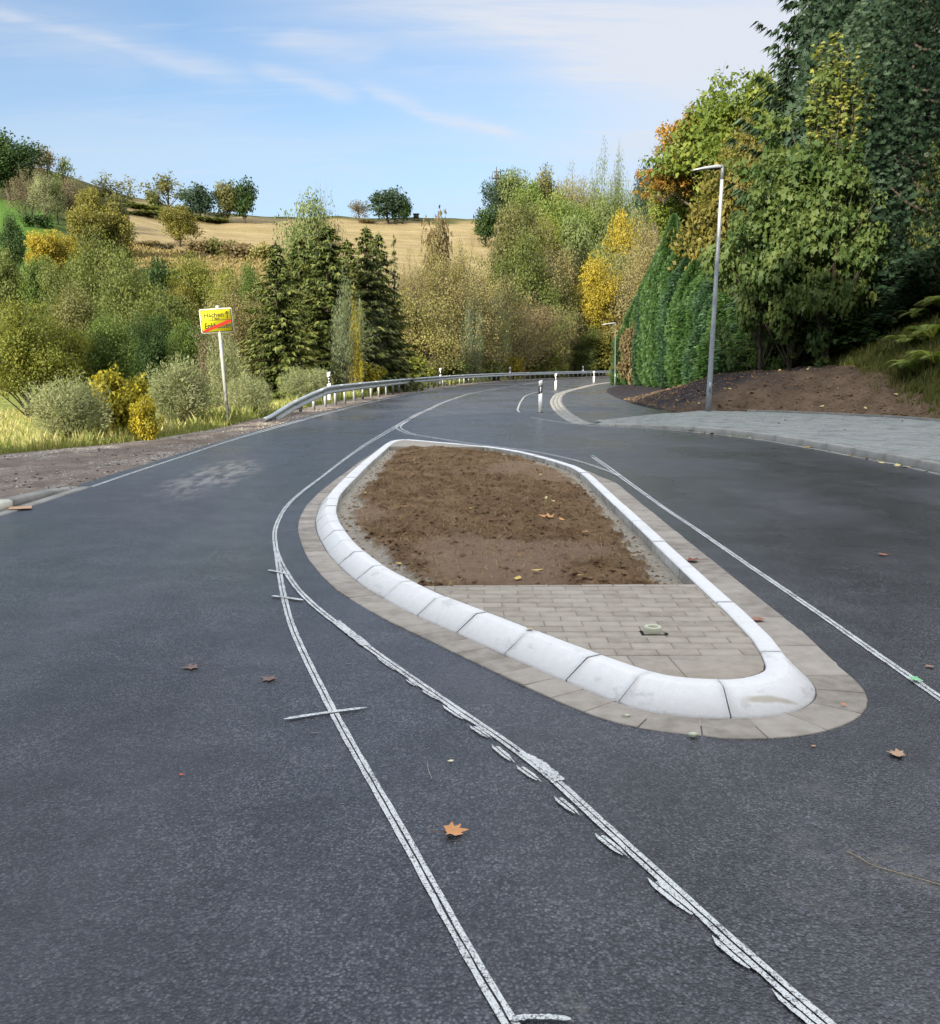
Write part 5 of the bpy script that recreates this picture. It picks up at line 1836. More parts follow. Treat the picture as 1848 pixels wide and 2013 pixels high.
def spruce(seed, wr=.24, levels=34, per=9, npb=16, size=.034, base=.04, droop=.55, tip=.6, tmpl='kite', lift=.15, irregular=.25, sharp=.85):
    r = np.random.RandomState(seed)
    P_, D_, N_, S_, R_ = [], [], [], [], []
    tb = MB(); zz = np.linspace(-.03, .99, 12); tb.tube(np.c_[zz * 0, zz * 0, zz], .020 * (1.02 - zz) + .0015, 7)
    for li in range(levels):
        f = (li + r.rand() * .6) / levels
        z = base + (1 - base) * f ** .95
        if z > .985: z = .985
        R0 = wr * (1 - f) ** sharp * (1 + irregular * (r.rand() - .5)) + .006
        nb = max(4, int(per * (1 - .45 * f)))
        z_lv = z
        for b in range(nb):
            z = min(.985, z_lv + (r.rand() - .5) * .9 * (1 - base) / levels * 1.6)
            a = b * 2 * math.pi / nb + r.rand() * .7 + li
            R1 = R0 * (.65 + .5 * r.rand())
            hx = np.array((math.cos(a), math.sin(a), 0))
            n = max(4, int(npb * (.35 + .65 * (1 - f))))
            t = np.sort(.12 + .88 * r.rand(n) ** .8)
            zo = lift * t - droop * t ** 1.4 * .8 + .18 * t ** 4
            c = hx[None] * (R1 * t)[:, None] + np.array((0, 0, 1)) * (z + R1 * zo)[:, None]
            if li % 3 == 0: tb.tube(np.array([(0, 0, z), c[n // 2], c[-1]]), [.003 * (1 - f) + .0005, .0016 * (1 - f) + .0003, .0002], 4, cap=False)
            side = np.where(r.rand(n) < .5, -1, 1)
            sv = np.cross(hx, (0, 0, 1))
            for rep in range(2):
                sgn = side if rep == 0 else -side
                D = hx[None] * (.55 + .4 * r.rand(n))[:, None] + sv[None] * (sgn * (.75 * (1 - t ** 3)))[:, None] + np.array((0, 0, 1)) * (-.35 - .25 * r.rand(n) + .3 * lift)[:, None]
                P_.append(c); D_.append(D)
                N_.append(np.array((0, 0, 1.0)) + r.randn(n, 3) * .35)
                S_.append(size * (.7 + .6 * r.rand(n)) * (1 - .45 * f)); R_.append(np.clip(.25 + .55 * t + .35 * (r.rand(n) - .5), 0, 1))
            # hanging spray
            D = hx[None] * .3 + np.array((0, 0, -1.0)) + r.randn(n, 3) * .25
            P_.append(c); D_.append(D); N_.append(hx[None] + r.randn(n, 3) * .3); S_.append(size * .8 * (.6 + .5 * r.rand(n))); R_.append(np.clip(.1 + .4 * t + .3 * (r.rand(n) - .5), 0, 1))
    mb = MB()
    add_leaves(mb, np.vstack(P_), np.vstack(D_), np.vstack(N_), np.concatenate(S_), tmpl, np.concatenate(R_))
    top = np.array([(0, 0, .98)] * 6)
    add_leaves(mb, top, np.array([(.1, 0, 1), (-.1, 0, 1), (0, .1, 1), (.5, 0, .5), (-.5, 0, .5), (0, -.5, .5)], float), np.array([(0, 1, 0)] * 6, float), np.full(6, .03), tmpl, np.full(6, .6))
    return mb.mesh('crown'), tb.mesh('trunk', smooth=True), wr * 2


def thuja(seed, n=5200, size=.045, wr=.16, taper=.45, ridges=9, core=.6):
    r = np.random.RandomState(seed)
    z = r.rand(n) ** .92
    a = r.rand(n) * 6.283
    env = wr * np.minimum(1, ((1.0 - z) * 3.6 + .02)) ** .7 * (1 - taper * .5 * z) * np.minimum(1, .75 + z * 3)
    ridge = 1 + .30 * (fbm(a * 1.2 + seed, z * 4, 2, seed + 9) - .5) * 2 + .16 * np.sin(a * ridges + z * 9 + seed) * np.sin(z * 14 + a * 2) + .12 * (fbm(a * 2.2, z * 9, 3, seed) - .5) * 2
    rr = env * ridge * (core + (1 - core) * r.rand(n) ** .5)
    rr = np.where(r.rand(n) < .25, rr * r.rand(n), rr)
    out = np.c_[np.cos(a), np.sin(a), np.zeros(n)]
    P = out * rr[:, None] + np.c_[np.zeros(n), np.zeros(n), z * .97]
    D = unit(out * (.75 + .3 * r.rand(n))[:, None] + np.array((0, 0, .75)) + r.randn(n, 3) * .30)
    tang = np.c_[-out[:, 1], out[:, 0], np.zeros(n)]
    Nn = unit(tang * np.where(r.rand(n) < .5, -1, 1)[:, None] * .6 + out * .5 + np.array((0, 0, .5)) + r.randn(n, 3) * .35)
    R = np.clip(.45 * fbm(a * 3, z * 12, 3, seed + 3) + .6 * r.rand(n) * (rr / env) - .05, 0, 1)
    mb = MB(); add_leaves(mb, P, D, Nn, size * (.6 + .7 * r.rand(n)) * (1 - .3 * z), 'fan', R)
    tb = MB(); zz = np.linspace(-.03, .85, 8); tb.tube(np.c_[zz * 0, zz * 0, zz], .018 * (1.02 - zz), 7)
    for k in range(26):
        q = r.rand() * .7 + .03; b = r.rand() * 6.28; l = wr * .7
        tb.tube(np.array([(0, 0, q), (math.cos(b) * l * .6, math.sin(b) * l * .6, q + .04), (math.cos(b) * l, math.sin(b) * l, q + .10)]), [.006, .004, .001], 4, cap=False)
    return mb.mesh('crown'), tb.mesh('trunk', smooth=True), wr * 2


PROTO = {}


def proto(k):
    if k in PROTO: return PROTO[k]
    kind, v = k
    s = v * 17 + 3
    if kind == 'far':        # skyline trees, 25-60 px tall
        p = crown(s, 3000, .052, .46, .04, 44, .34, .85, 'wide', .4, .5, .35, 1)
    elif kind == 'farsparse':
        p = crown(s, 950, .045, .42, .12, 34, .34, .8, 'wide', .3, .4, .40, 4, limbs=30, trunk_r=.018)
    elif kind == 'mid':      # 60-130 px
        p = crown(s, 9500, .030, .42, .06, 60, .34, .75, 'wide', .4, .45, .35, 0)
    elif kind == 'midsparse':
        p = crown(s, 6500, .020, .42, .05, 95, .26, .9, 'wide', .3, .35, .40, 4, limbs=70, trunk_r=.016, stems=2)
    elif kind == 'big':      # large trees close enough to show leaves
        p = crown(s, 27000, .0165, .42, .04, 120, .27, .72, 'wide', .4, .42, .35, 1, limbs=40)
    elif kind == 'bigsparse':
        p = crown(s, 20000, .0130, .44, .02, 170, .24, .9, 'wide', .3, .38, .40, 4, limbs=120, trunk_r=.012, stems=3)
    elif kind == 'willow':   # upright silver willow
        p = crown(s, 9000, .034, .34, .02, 90, .26, 1.0, 'narrow', .2, .4, .35, 2, limbs=50, elong=2.0, trunk_r=.013, stems=3)
    elif kind == 'bush':     # near rounded willow bush
        p = crown(s, 15000, .050, .50, .0, 130, .26, .95, 'narrow', .3, .42, .22, 3, limbs=80, elong=1.6, trunk_r=.012, stems=4, egg=.05)
    elif kind == 'leafbush':
        p = crown(s, 7500, .050, .46, .0, 70, .28, .85, 'wide', .5, .45, .30, 2, limbs=50, trunk_r=.014, stems=3, egg=.05)
    elif kind == 'low':      # low far shrub
        p = crown(s, 1200, .13, .8, .0, 26, .34, .8, 'wide', .4, .5, .3, 0, limbs=8, egg=.0)
    elif kind == 'spruce':
        p = spruce(s, .26, 42, 11, 20, .042, sharp=.72)
    elif kind == 'thin_spruce':
        p = spruce(s, .20, 26, 7, 10, .045, irregular=.5)
    elif kind == 'thuja':
        p = thuja(s, 17000, .023)
    elif kind == 'cypress':
        p = thuja(s, 26000, .0145, .20, .30, 7, .66)
    elif kind == 'bigcon':
        p = spruce(s, .25, 60, 14, 46, .030, base=.05, droop=.25, lift=.30, irregular=.35, sharp=.55, tmpl='kite')
    elif kind == 'ash':
        p = crown(s, 12000, .034, .40, .06, 110, .24, .8, 'leaf', .3, .40, .40, 2, limbs=70, droop=.5, trunk_r=.012)
    elif kind == 'twiggy':
        p = crown(s, 3400, .048, .45, .06, 70, .20, .8, 'leaf', .3, .30, .5, 4, limbs=50, droop=.6, trunk_r=.014)
    elif kind == 'maple':
        p = crown(s, 10500, .0245, .34, .0, 150, .18, .75, 'lobed', .5, .42, .45, 1, limbs=60, droop=.35, trunk_r=.012, egg=.10)
    PROTO[k] = p
    return p


SC = 1.38
LM = {}
COL = {
    'olive': [(.036, .050, .013), (.075, .096, .024), (.135, .155, .046)],
    'dark': [(.012, .026, .008), (.026, .052, .014), (.050, .085, .022)],
    'darkblue': [(.012, .026, .016), (.026, .048, .028), (.050, .080, .045)],
    'midgreen': [(.028, .052, .010), (.060, .095, .020), (.110, .150, .036)],
    'lime': [(.055, .085, .018), (.10, .145, .032), (.155, .20, .055)],
    'softgreen': [(.055, .075, .025), (.10, .13, .045), (.16, .19, .075)],
    'yellowgreen': [(.055, .078, .014), (.115, .135, .024), (.20, .205, .04)],
    'goldolive': [(.055, .060, .012), (.105, .105, .022), (.18, .16, .035)],
    'yellow': [(.09, .095, .014), (.22, .185, .024), (.36, .28, .035)],
    'yellowmix': [(.055, .075, .012), (.22, .20, .022), (.50, .38, .04)],
    'brownolive': [(.045, .052, .018), (.092, .098, .034), (.150, .148, .055)],
    'brown': [(.075, .058, .028), (.125, .098, .048), (.18, .145, .078)],
    'tan': [(.10, .088, .036), (.155, .138, .060), (.22, .195, .092)],
    'straw': [(.10, .098, .032), (.17, .160, .056), (.25, .235, .090)],
    'greybrown': [(.070, .062, .040), (.115, .100, .062), (.17, .145, .09)],
    'silver': [(.055, .078, .038), (.110, .140, .078), (.19, .22, .135)],
    'silverolive': [(.085, .105, .050), (.165, .19, .095), (.27, .29, .165)],
    'spruce': [(.012, .024, .006), (.042, .062, .014), (.13, .14, .034)],  # lightest stop raised so the branch tips look sunlit
    'thuja': [(.010, .025, .007), (.022, .052, .013), (.052, .100, .025)],
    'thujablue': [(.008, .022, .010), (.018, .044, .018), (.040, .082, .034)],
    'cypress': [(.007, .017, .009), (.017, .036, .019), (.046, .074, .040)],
    'maple': [(.020, .042, .012), (.048, .082, .022), (.115, .145, .042)],
    'mapletop': [(.05, .08, .016), (.11, .135, .026), (.22, .22, .05)],
    'ash': [(.040, .070, .014), (.09, .13, .022), (.20, .22, .04)],
    'orange': [(.06, .085, .02), (.20, .13, .028), (.40, .22, .045)],
    'birch': [(.045, .055, .014), (.11, .105, .024), (.20, .165, .04)],
    'rust': [(.16, .045, .018), (.26, .080, .030), (.36, .13, .05)],
    'fern': [(.07, .11, .02), (.13, .18, .035), (.22, .26, .07)],
}


def lm(c):
    if c not in LM:
        LM[c] = mat_leaf('foliage_' + c, [tuple(min(.62, q * SC) for q in k_) for k_ in COL[c]], .42 if c not in ('spruce', 'cypress', 'thuja', 'thujablue') else .12)
    return LM[c]


GROUPS = {}


def plant(name, kind, var, x, y, H, W, col, label, cat='tree', group=None, z=None, rz=None):
    cm, tm, pw = proto((kind, var))
    if z is None: z = tz(x, y)
    t = thing(name, label, cat, (x, y, z), 0, group)
    if rz is None: rz = rs.rand() * 6.28
    for nm, me, mat in (('crown', cm, lm(col)), ('trunk', tm, M_BARK)):
        if not me.materials: me.materials.append(mat)
        o = link(bpy.data.objects.new(nm, me), t)
        o.scale = (W / pw, W / pw, H); o.rotation_euler = (0, 0, rz)
        o.material_slots[0].link = 'OBJECT'
        o.material_slots[0].material = mat
    return t


# (name, kind, variant, u centre, v top, width px, distance, colour, label, category, vbase or None)
TR = [
    # left hillside, from the skyline down
    ('broadleaf_tree', 'mid', 1, 8, 268, 118, 240, 'dark', 'big dense dark green tree at the left edge on top of the hill', 'tree'),
    ('sparse_tree', 'farsparse', 1, 60, 293, 34, 265, 'greybrown', 'half bare brown tree on the skyline just right of the big dark tree', 'tree'),
    ('sparse_tree', 'farsparse', 2, 88, 292, 34, 268, 'brown', 'brown thin crowned tree second from the big dark tree on the left skyline', 'tree'),
    ('sparse_tree', 'farsparse', 3, 122, 307, 34, 270, 'softgreen', 'grey green thin tree where the left skyline starts to fall', 'tree'),
    ('orchard_tree', 'midsparse', 1, 48, 340, 62, 215, 'greybrown', 'pale olive grey tree with bare stems above the bright green pasture', 'tree'),
    ('orchard_tree', 'midsparse', 2, 84, 345, 56, 212, 'silverolive', 'grey olive tree at the right end of the bright green pasture', 'tree'),
    ('orchard_tree', 'farsparse', 2, 108, 352, 34, 214, 'softgreen', 'thin pale green tree right of the grey olive trees on the pasture', 'tree'),
    ('shrub', 'low', 1, 70, 418, 50, 206, 'dark', 'low dark hedge bushes under the trees at the end of the pasture', 'shrub'),
    ('broadleaf_tree', 'midsparse', 3, 140, 352, 62, 225, 'greybrown', 'grey brown thicket left of the golden olive trees', 'tree'),
    ('broadleaf_tree', 'farsparse', 1, 215, 349, 66, 262, 'brownolive', 'brown green spreading tree on the falling part of the left skyline', 'tree'),
    ('broadleaf_tree', 'mid', 2, 172, 376, 64, 185, 'goldolive', 'upper golden olive tree on the left hill', 'tree'),
    ('broadleaf_tree', 'mid', 3, 222, 384, 68, 190, 'brownolive', 'brown olive tree behind the golden trees on the left hill', 'tree'),
    ('broadleaf_tree', 'mid', 1, 216, 412, 78, 165, 'goldolive', 'golden tree with yellow lower right side beside the stubble field', 'tree'),
    ('broadleaf_tree', 'mid', 4, 168, 420, 80, 160, 'goldolive', 'lower golden olive tree left of the one beside the stubble field', 'tree'),
    ('broadleaf_tree', 'mid', 2, 90, 460, 90, 140, 'yellow', 'bright yellow autumn tree on the left hillside', 'tree'),
    ('broadleaf_tree', 'mid', 3, 135, 468, 60, 142, 'yellow', 'smaller yellow tree joined to the right of the bright yellow one', 'tree'),
    ('broadleaf_tree', 'mid', 4, 20, 436, 56, 150, 'dark', 'dark green tree at the left edge below the pasture', 'tree'),
    ('broadleaf_tree', 'mid', 1, 12, 505, 90, 118, 'olive', 'olive tree at the left edge beside the bright yellow tree', 'tree'),
    ('broadleaf_tree', 'mid', 2, 75, 512, 80, 115, 'midgreen', 'green tree below the bright yellow tree', 'tree'),
    ('broadleaf_tree', 'big', 1, 128, 492, 110, 104, 'olive', 'rounded dark olive tree right below the yellow trees', 'tree'),
    ('broadleaf_tree', 'big', 2, 190, 487, 120, 90, 'olive', 'tall olive tree with a broad crown left of the pair of dark green ones', 'tree'),
    ('broadleaf_tree', 'mid', 3, 312, 510, 76, 112, 'dark', 'small dark green tree in front of the dry grass slope', 'tree'),
    ('broadleaf_tree', 'big', 3, 252, 510, 150, 74, 'olive', 'large olive tree in the middle of the left tree mass', 'tree'),
    ('broadleaf_tree', 'big', 1, 318, 548, 140, 70, 'olive', 'wide olive green tree left above the town sign', 'tree'),
    ('broadleaf_tree', 'big', 2, 138, 582, 150, 62, 'brownolive', 'light olive bushy tree above the meadow at the left', 'tree'),
    ('broadleaf_tree', 'mid', 1, 345, 552, 64, 95, 'goldolive', 'golden tree just right of the small dark green one', 'tree'),
    ('broadleaf_tree', 'mid', 2, 388, 532, 76, 98, 'yellowgreen', 'yellow green tree with an orange top above the town sign', 'tree'),
    ('broadleaf_tree', 'mid', 4, 436, 548, 76, 96, 'yellowgreen', 'yellow green bushy tree right above the town sign', 'tree'),
    ('broadleaf_tree', 'mid', 3, 494, 538, 60, 96, 'midgreen', 'green tree tucked against the left side of the spruces', 'tree'),
    ('broadleaf_tree', 'mid', 1, 330, 470 + 40, 10, 400, 'olive', None, None),
    ('broadleaf_tree', 'big', 3, 40, 602, 170, 46, 'yellowgreen', 'broad yellow green tree at the left edge above the meadow', 'tree'),
    ('broadleaf_tree', 'big', 1, 122, 622, 110, 48, 'yellowgreen', 'yellow tinted bushy tree second from the left edge above the meadow', 'tree'),
    ('broadleaf_tree', 'big', 2, 205, 632, 130, 50, 'midgreen', 'mid green bushy tree left of the dark hollow', 'tree'),
    ('broadleaf_tree', 'big', 3, 298, 625, 120, 56, 'dark', 'dark green tree forming a shady hollow behind the yellow shrub', 'tree'),
    ('broadleaf_tree', 'big', 1, 372, 618, 90, 54, 'midgreen', 'green tree left behind the pole of the town sign', 'tree'),
    ('shrub', 'midsparse', 2, 470, 572, 84, 62, 'tan', 'brown olive thicket between the town sign and the spruces', 'shrub'),
    ('shrub', 'midsparse', 1, 425, 640, 90, 50, 'greybrown', 'grey brown thicket behind the pole of the town sign', 'shrub'),
    ('shrub', 'bush', 1, 132, 744, 165, 19.0, 'silverolive', 'large rounded grey green willow bush nearest to the left edge', 'shrub'),
    ('shrub', 'leafbush', 1, 228, 728, 105, 20.5, 'yellowmix', 'bright yellow shrub between the two grey green willow bushes', 'shrub'),
    ('shrub', 'leafbush', 2, 282, 782, 60, 19.5, 'yellowmix', 'small orange yellow shrub at the foot of the second willow bush', 'shrub'),
    ('shrub', 'bush', 2, 345, 712, 150, 24, 'silverolive', 'second grey green willow bush, left of the town sign', 'shrub'),
    ('shrub', 'willow', 1, 440, 655, 90, 33, 'silverolive', 'tall grey green willow shrub right behind the town sign', 'shrub'),
    ('shrub', 'bush', 3, 490, 742, 100, 28.5, 'silverolive', 'low grey green bush left of the sloping end of the guard rail', 'shrub'),
    ('shrub', 'bush', 1, 602, 722, 110, 37, 'silverolive', 'grey green bush behind the near posts of the guard rail', 'shrub'),
    # skyline trees over the stubble field
    ('broadleaf_tree', 'farsparse', 3, 327, 344, 66, 290, 'brownolive', 'thin brown green tree standing alone on the skyline, leftmost over the field', 'tree'),
    ('shrub', 'low', 2, 303, 378, 34, 292, 'softgreen', 'small pale bush left of the thin skyline tree', 'shrub'),
    ('broadleaf_tree', 'far', 1, 390, 372, 56, 285, 'darkblue', 'dark bushy skyline tree second from the left over the field', 'tree'),
    ('broadleaf_tree', 'far', 2, 443, 370, 54, 288, 'brownolive', 'brownish round skyline tree joined to the dark green one', 'tree'),
    ('broadleaf_tree', 'far', 3, 479, 365, 46, 288, 'dark', 'dark green round skyline tree right of the brownish one', 'tree'),
    ('broadleaf_tree', 'mid', 3, 349, 404, 84, 222, 'goldolive', 'lone round yellow green tree standing in front of the stubble field', 'tree'),
    ('broadleaf_tree', 'farsparse', 2, 706, 398, 42, 296, 'greybrown', 'grey half bare skyline tree left of the dark pair', 'tree'),
    ('broadleaf_tree', 'far', 1, 762, 379, 62, 296, 'darkblue', 'dark broad skyline tree in the middle of the horizon', 'tree'),
    ('broadleaf_tree', 'far', 2, 796, 396, 28, 296, 'dark', 'small green skyline tree attached right of the dark broad one', 'tree'),
    ('broadleaf_tree', 'mid', 4, 596, 420, 96, 84, 'softgreen', 'tall pale green tree showing over the spruces', 'tree'),
    ('broadleaf_tree', 'midsparse', 3, 642, 424, 66, 86, 'brownolive', 'brown green tree showing over the right spruces', 'tree'),
    ('shrub', 'far', 3, 858, 458, 52, 150, 'brown', 'round rusty brown bush seen against the stubble field', 'shrub'),
    # spruces
    ('spruce', 'spruce', 1, 542, 482, 130, 46, 'spruce', 'leftmost spruce with sunlit yellow green branch tips', 'tree'),
    ('spruce', 'spruce', 2, 588, 470, 120, 54, 'spruce', 'second spruce from the left behind the leftmost one', 'tree'),
    ('spruce', 'spruce', 3, 643, 446, 150, 52, 'spruce', 'tallest wide dark spruce in the middle of the group', 'tree'),
    ('spruce', 'spruce', 2, 682, 476, 120, 57, 'spruce', 'shorter spruce closing the gap between the tallest and the pointed one', 'tree'),
    ('spruce', 'spruce', 1, 720, 450, 110, 55, 'spruce', 'pointed dark spruce right of the tallest one', 'tree'),
    ('spruce', 'spruce', 2, 744, 462, 90, 58, 'spruce', 'slim spruce peak leaning against the pointed one', 'tree'),
    ('spruce', 'thin_spruce', 1, 774, 468, 62, 58, 'spruce', 'thin ragged spruce at the right end of the spruce group', 'tree'),
    # middle behind the rail
    ('willow_tree', 'willow', 1, 682, 566, 78, 46, 'silver', 'tall silver green willow in front of the spruces', 'tree'),
    ('willow_tree', 'willow', 2, 735, 604, 76, 46, 'silver', 'silver grey willow right of the tall silver one', 'tree'),
    ('young_tree', 'willow', 3, 698, 600, 30, 43, 'yellowmix', 'slim yellowish young tree in front of the silver willow', 'tree'),
    ('broadleaf_tree', 'bigsparse', 1, 812, 545, 170, 62, 'straw', 'broad straw coloured willow with visible branches left of centre', 'tree'),
    ('broadleaf_tree', 'bigsparse', 2, 890, 522, 150, 72, 'tan', 'tall tan half bare tree right of the straw coloured willow', 'tree'),
    ('broadleaf_tree', 'bigsparse', 3, 965, 548, 150, 78, 'tan', 'tan brown bushy tree above the middle of the guard rail', 'tree'),
    ('broadleaf_tree', 'bigsparse', 1, 1045, 572, 130, 92, 'brown', 'pinkish brown bare looking tree right of centre', 'tree'),
    ('broadleaf_tree', 'midsparse', 1, 800, 512, 60, 90, 'tan', 'thin leafless top showing left against the field', 'tree'),
    ('broadleaf_tree', 'midsparse', 2, 868, 496, 70, 96, 'straw', 'sparse tree top with twigs showing against the field', 'tree'),
    ('broadleaf_tree', 'midsparse', 3, 930, 508, 100, 98, 'straw', 'sparse straw coloured tree top left of the big brown oak', 'tree'),
    ('willow_tree', 'willow', 3, 930, 582, 56, 60, 'silver', 'silver green willow standing between the tan trees', 'tree'),
    ('willow_tree', 'willow', 1, 978, 590, 60, 66, 'silverolive', 'grey green willow right of the silver one among the tan trees', 'tree'),
    ('shrub', 'leafbush', 1, 702, 710, 92, 43, 'yellowmix', 'yellow flecked green shrub behind the guard rail under the silver willows', 'shrub'),
    ('shrub', 'leafbush', 2, 805, 698, 100, 56, 'yellowgreen', 'yellow green rounded shrub behind the middle of the guard rail', 'shrub'),
    ('shrub', 'leafbush', 1, 885, 706, 80, 68, 'midgreen', 'low green shrub right of the yellow green one behind the rail', 'shrub'),
    ('shrub', 'leafbush', 2, 950, 704, 80, 76, 'olive', 'low olive shrub behind the far part of the rail', 'shrub'),
    ('shrub', 'leafbush', 1, 1010, 700, 40, 88, 'yellow', 'small bright yellow shrub behind the far part of the rail', 'shrub'),
    ('shrub', 'leafbush', 2, 1075, 692, 70, 104, 'yellowgreen', 'small light green shrub under the pinkish brown tree', 'shrub'),
    ('shrub', 'leafbush', 1, 1180, 664, 90, 150, 'goldolive', 'low golden shrub at the far end of the rail', 'shrub'),
    # right of centre
    ('broadleaf_tree', 'mid', 1, 985, 350, 66, 270, 'darkblue', 'dark tree at the left end of the skyline wood beside the mast', 'tree'),
    ('shrub', 'far', 2, 955, 420, 40, 262, 'dark', 'low dark bush at the left foot of the skyline wood', 'shrub'),
    ('broadleaf_tree', 'mid', 2, 1010, 342, 56, 266, 'softgreen', 'soft green tree right behind the dark one by the mast', 'tree'),
    ('broadleaf_tree', 'mid', 3, 1044, 358, 52, 262, 'lime', 'lime green tree in the skyline wood', 'tree'),
    ('broadleaf_tree', 'mid', 4, 1070, 348, 50, 268, 'brownolive', 'brown green tree next to the lime one on the skyline', 'tree'),
    ('sparse_tree', 'midsparse', 1, 1118, 337, 66, 268, 'straw', 'tall airy tree with visible branches on the skyline', 'tree'),
    ('sparse_tree', 'midsparse', 2, 1188, 343, 56, 266, 'softgreen', 'tall airy tree second on the right part of the skyline', 'tree'),
    ('sparse_tree', 'midsparse', 3, 1222, 350, 44, 264, 'softgreen', 'thin airy tree at the right end of the skyline wood', 'tree'),
    ('broadleaf_tree', 'mid', 1, 1165, 380, 80, 262, 'olive', 'olive tree filling the skyline between the two airy ones', 'tree'),
    ('broadleaf_tree', 'mid', 2, 1262, 378, 70, 255, 'darkblue', 'grey green tree on the skyline left of the orange leaved tree', 'tree'),
    ('broadleaf_tree', 'mid', 3, 1305, 380, 70, 245, 'olive', 'olive tree partly behind the orange leaved branches', 'tree'),
    ('broadleaf_tree', 'mid', 4, 1092, 402, 80, 215, 'lime', 'lime yellow tree below the airy skyline tree', 'tree'),
    ('broadleaf_tree', 'mid', 1, 1135, 396, 76, 220, 'lime', 'bright lime tree right of the lime yellow one', 'tree'),
    ('broadleaf_tree', 'mid', 2, 1200, 412, 80, 222, 'softgreen', 'soft green tree above the orange yellow one', 'tree'),
    ('broadleaf_tree', 'mid', 3, 1228, 442, 76, 205, 'yellow', 'orange yellow tree in the right hand wood', 'tree'),
    ('broadleaf_tree', 'midsparse', 2, 1275, 414, 100, 210, 'tan', 'tan thicket right above the orange yellow tree', 'tree'),
    ('broadleaf_tree', 'big', 2, 1016, 418, 100, 165, 'brownolive', 'big brown topped oak at the right end of the stubble field', 'tree'),
    ('broadleaf_tree', 'mid', 4, 1068, 440, 70, 180, 'yellowgreen', 'light yellow green tree right behind the brown topped oak', 'tree'),
    ('broadleaf_tree', 'mid', 2, 1130, 438, 80, 195, 'softgreen', 'slender soft green tree in the middle of the right wood', 'tree'),
    ('broadleaf_tree', 'big', 3, 1030, 472, 130, 145, 'olive', 'dark olive tree below the brown topped oak', 'tree'),
    ('broadleaf_tree', 'midsparse', 1, 1075, 472, 90, 150, 'tan', 'tan brown tree right of the dark olive one', 'tree'),
    ('broadleaf_tree', 'big', 1, 1205, 476, 110, 170, 'softgreen', 'greyish soft green tree above the yellow one', 'tree'),
    ('broadleaf_tree', 'big', 2, 1165, 522, 90, 152, 'yellow', 'golden yellow tree in the right hand wood behind the bend', 'tree'),
    ('broadleaf_tree', 'big', 3, 1100, 540, 110, 148, 'brownolive', 'brownish olive tree left of the golden yellow one', 'tree'),
    ('broadleaf_tree', 'bigsparse', 2, 1248, 470, 110, 160, 'straw', 'large golden brown tree left of the hedge', 'tree'),
    ('broadleaf_tree', 'bigsparse', 3, 1290, 440, 110, 150, 'tan', 'golden brown tree top just left above the hedge', 'tree'),
    ('broadleaf_tree', 'big', 1, 1190, 612, 90, 152, 'straw', 'pale straw green tree just left of the hedge end above the rail', 'tree'),
    ('broadleaf_tree', 'big', 2, 1135, 645, 90, 148, 'olive', 'low olive tree above the far part of the rail', 'tree'),
    ('broadleaf_tree', 'big', 1, 1240, 560, 90, 156, 'goldolive', 'golden olive tree partly hidden by the end of the hedge', 'tree'),
    ('broadleaf_tree', 'mid', 1, 1095, 610, 70, 140, 'olive', 'dark olive tree between the pinkish brown and the straw trees', 'tree'),
]
seen = {}
for row in TR:
    name, kind, var, u, vt, wpx, d, col, label, cat = row
    if label is None: continue
    W = wpx / FPX * d
    if 560 < u < 1262 and d < 175:      # keep everything behind the guard rail
        while True:
            x_ = P3(u, vt, d)[0]; W = wpx / FPX * d
            if x_ + .42 * W < np.interp(d - .3 * W, RP[:, 1], RP[:, 0]) - .7 or d > 200: break
            d += .7
    q = P3(u, vt, d)
    zb = tz(q[0], d)
    H = max(q[2] - zb, .8)
    if kind in ('mid', 'big', 'midsparse', 'bigsparse') and W < .55 * H: W = min(.55 * H, W * 1.5)
    if kind == 'spruce': W *= 1.65
    if kind in ('far', 'farsparse'): W *= 1.2
    if kind == 'bigsparse': W *= 1.2
    H *= {'far': 1.16, 'farsparse': 1.12, 'mid': 1.10, 'big': 1.06, 'midsparse': 1.06, 'bigsparse': .98}.get(kind, 1.0)
    if H / d > .10 and kind in ('mid', 'midsparse'): kind = {'mid': 'big', 'midsparse': 'bigsparse'}[kind]; var = min(var, 3)
    plant(name, kind, var, float(q[0]), d, H / (.98 if kind not in ('bush', 'leafbush') else .96), W, col, label, cat)

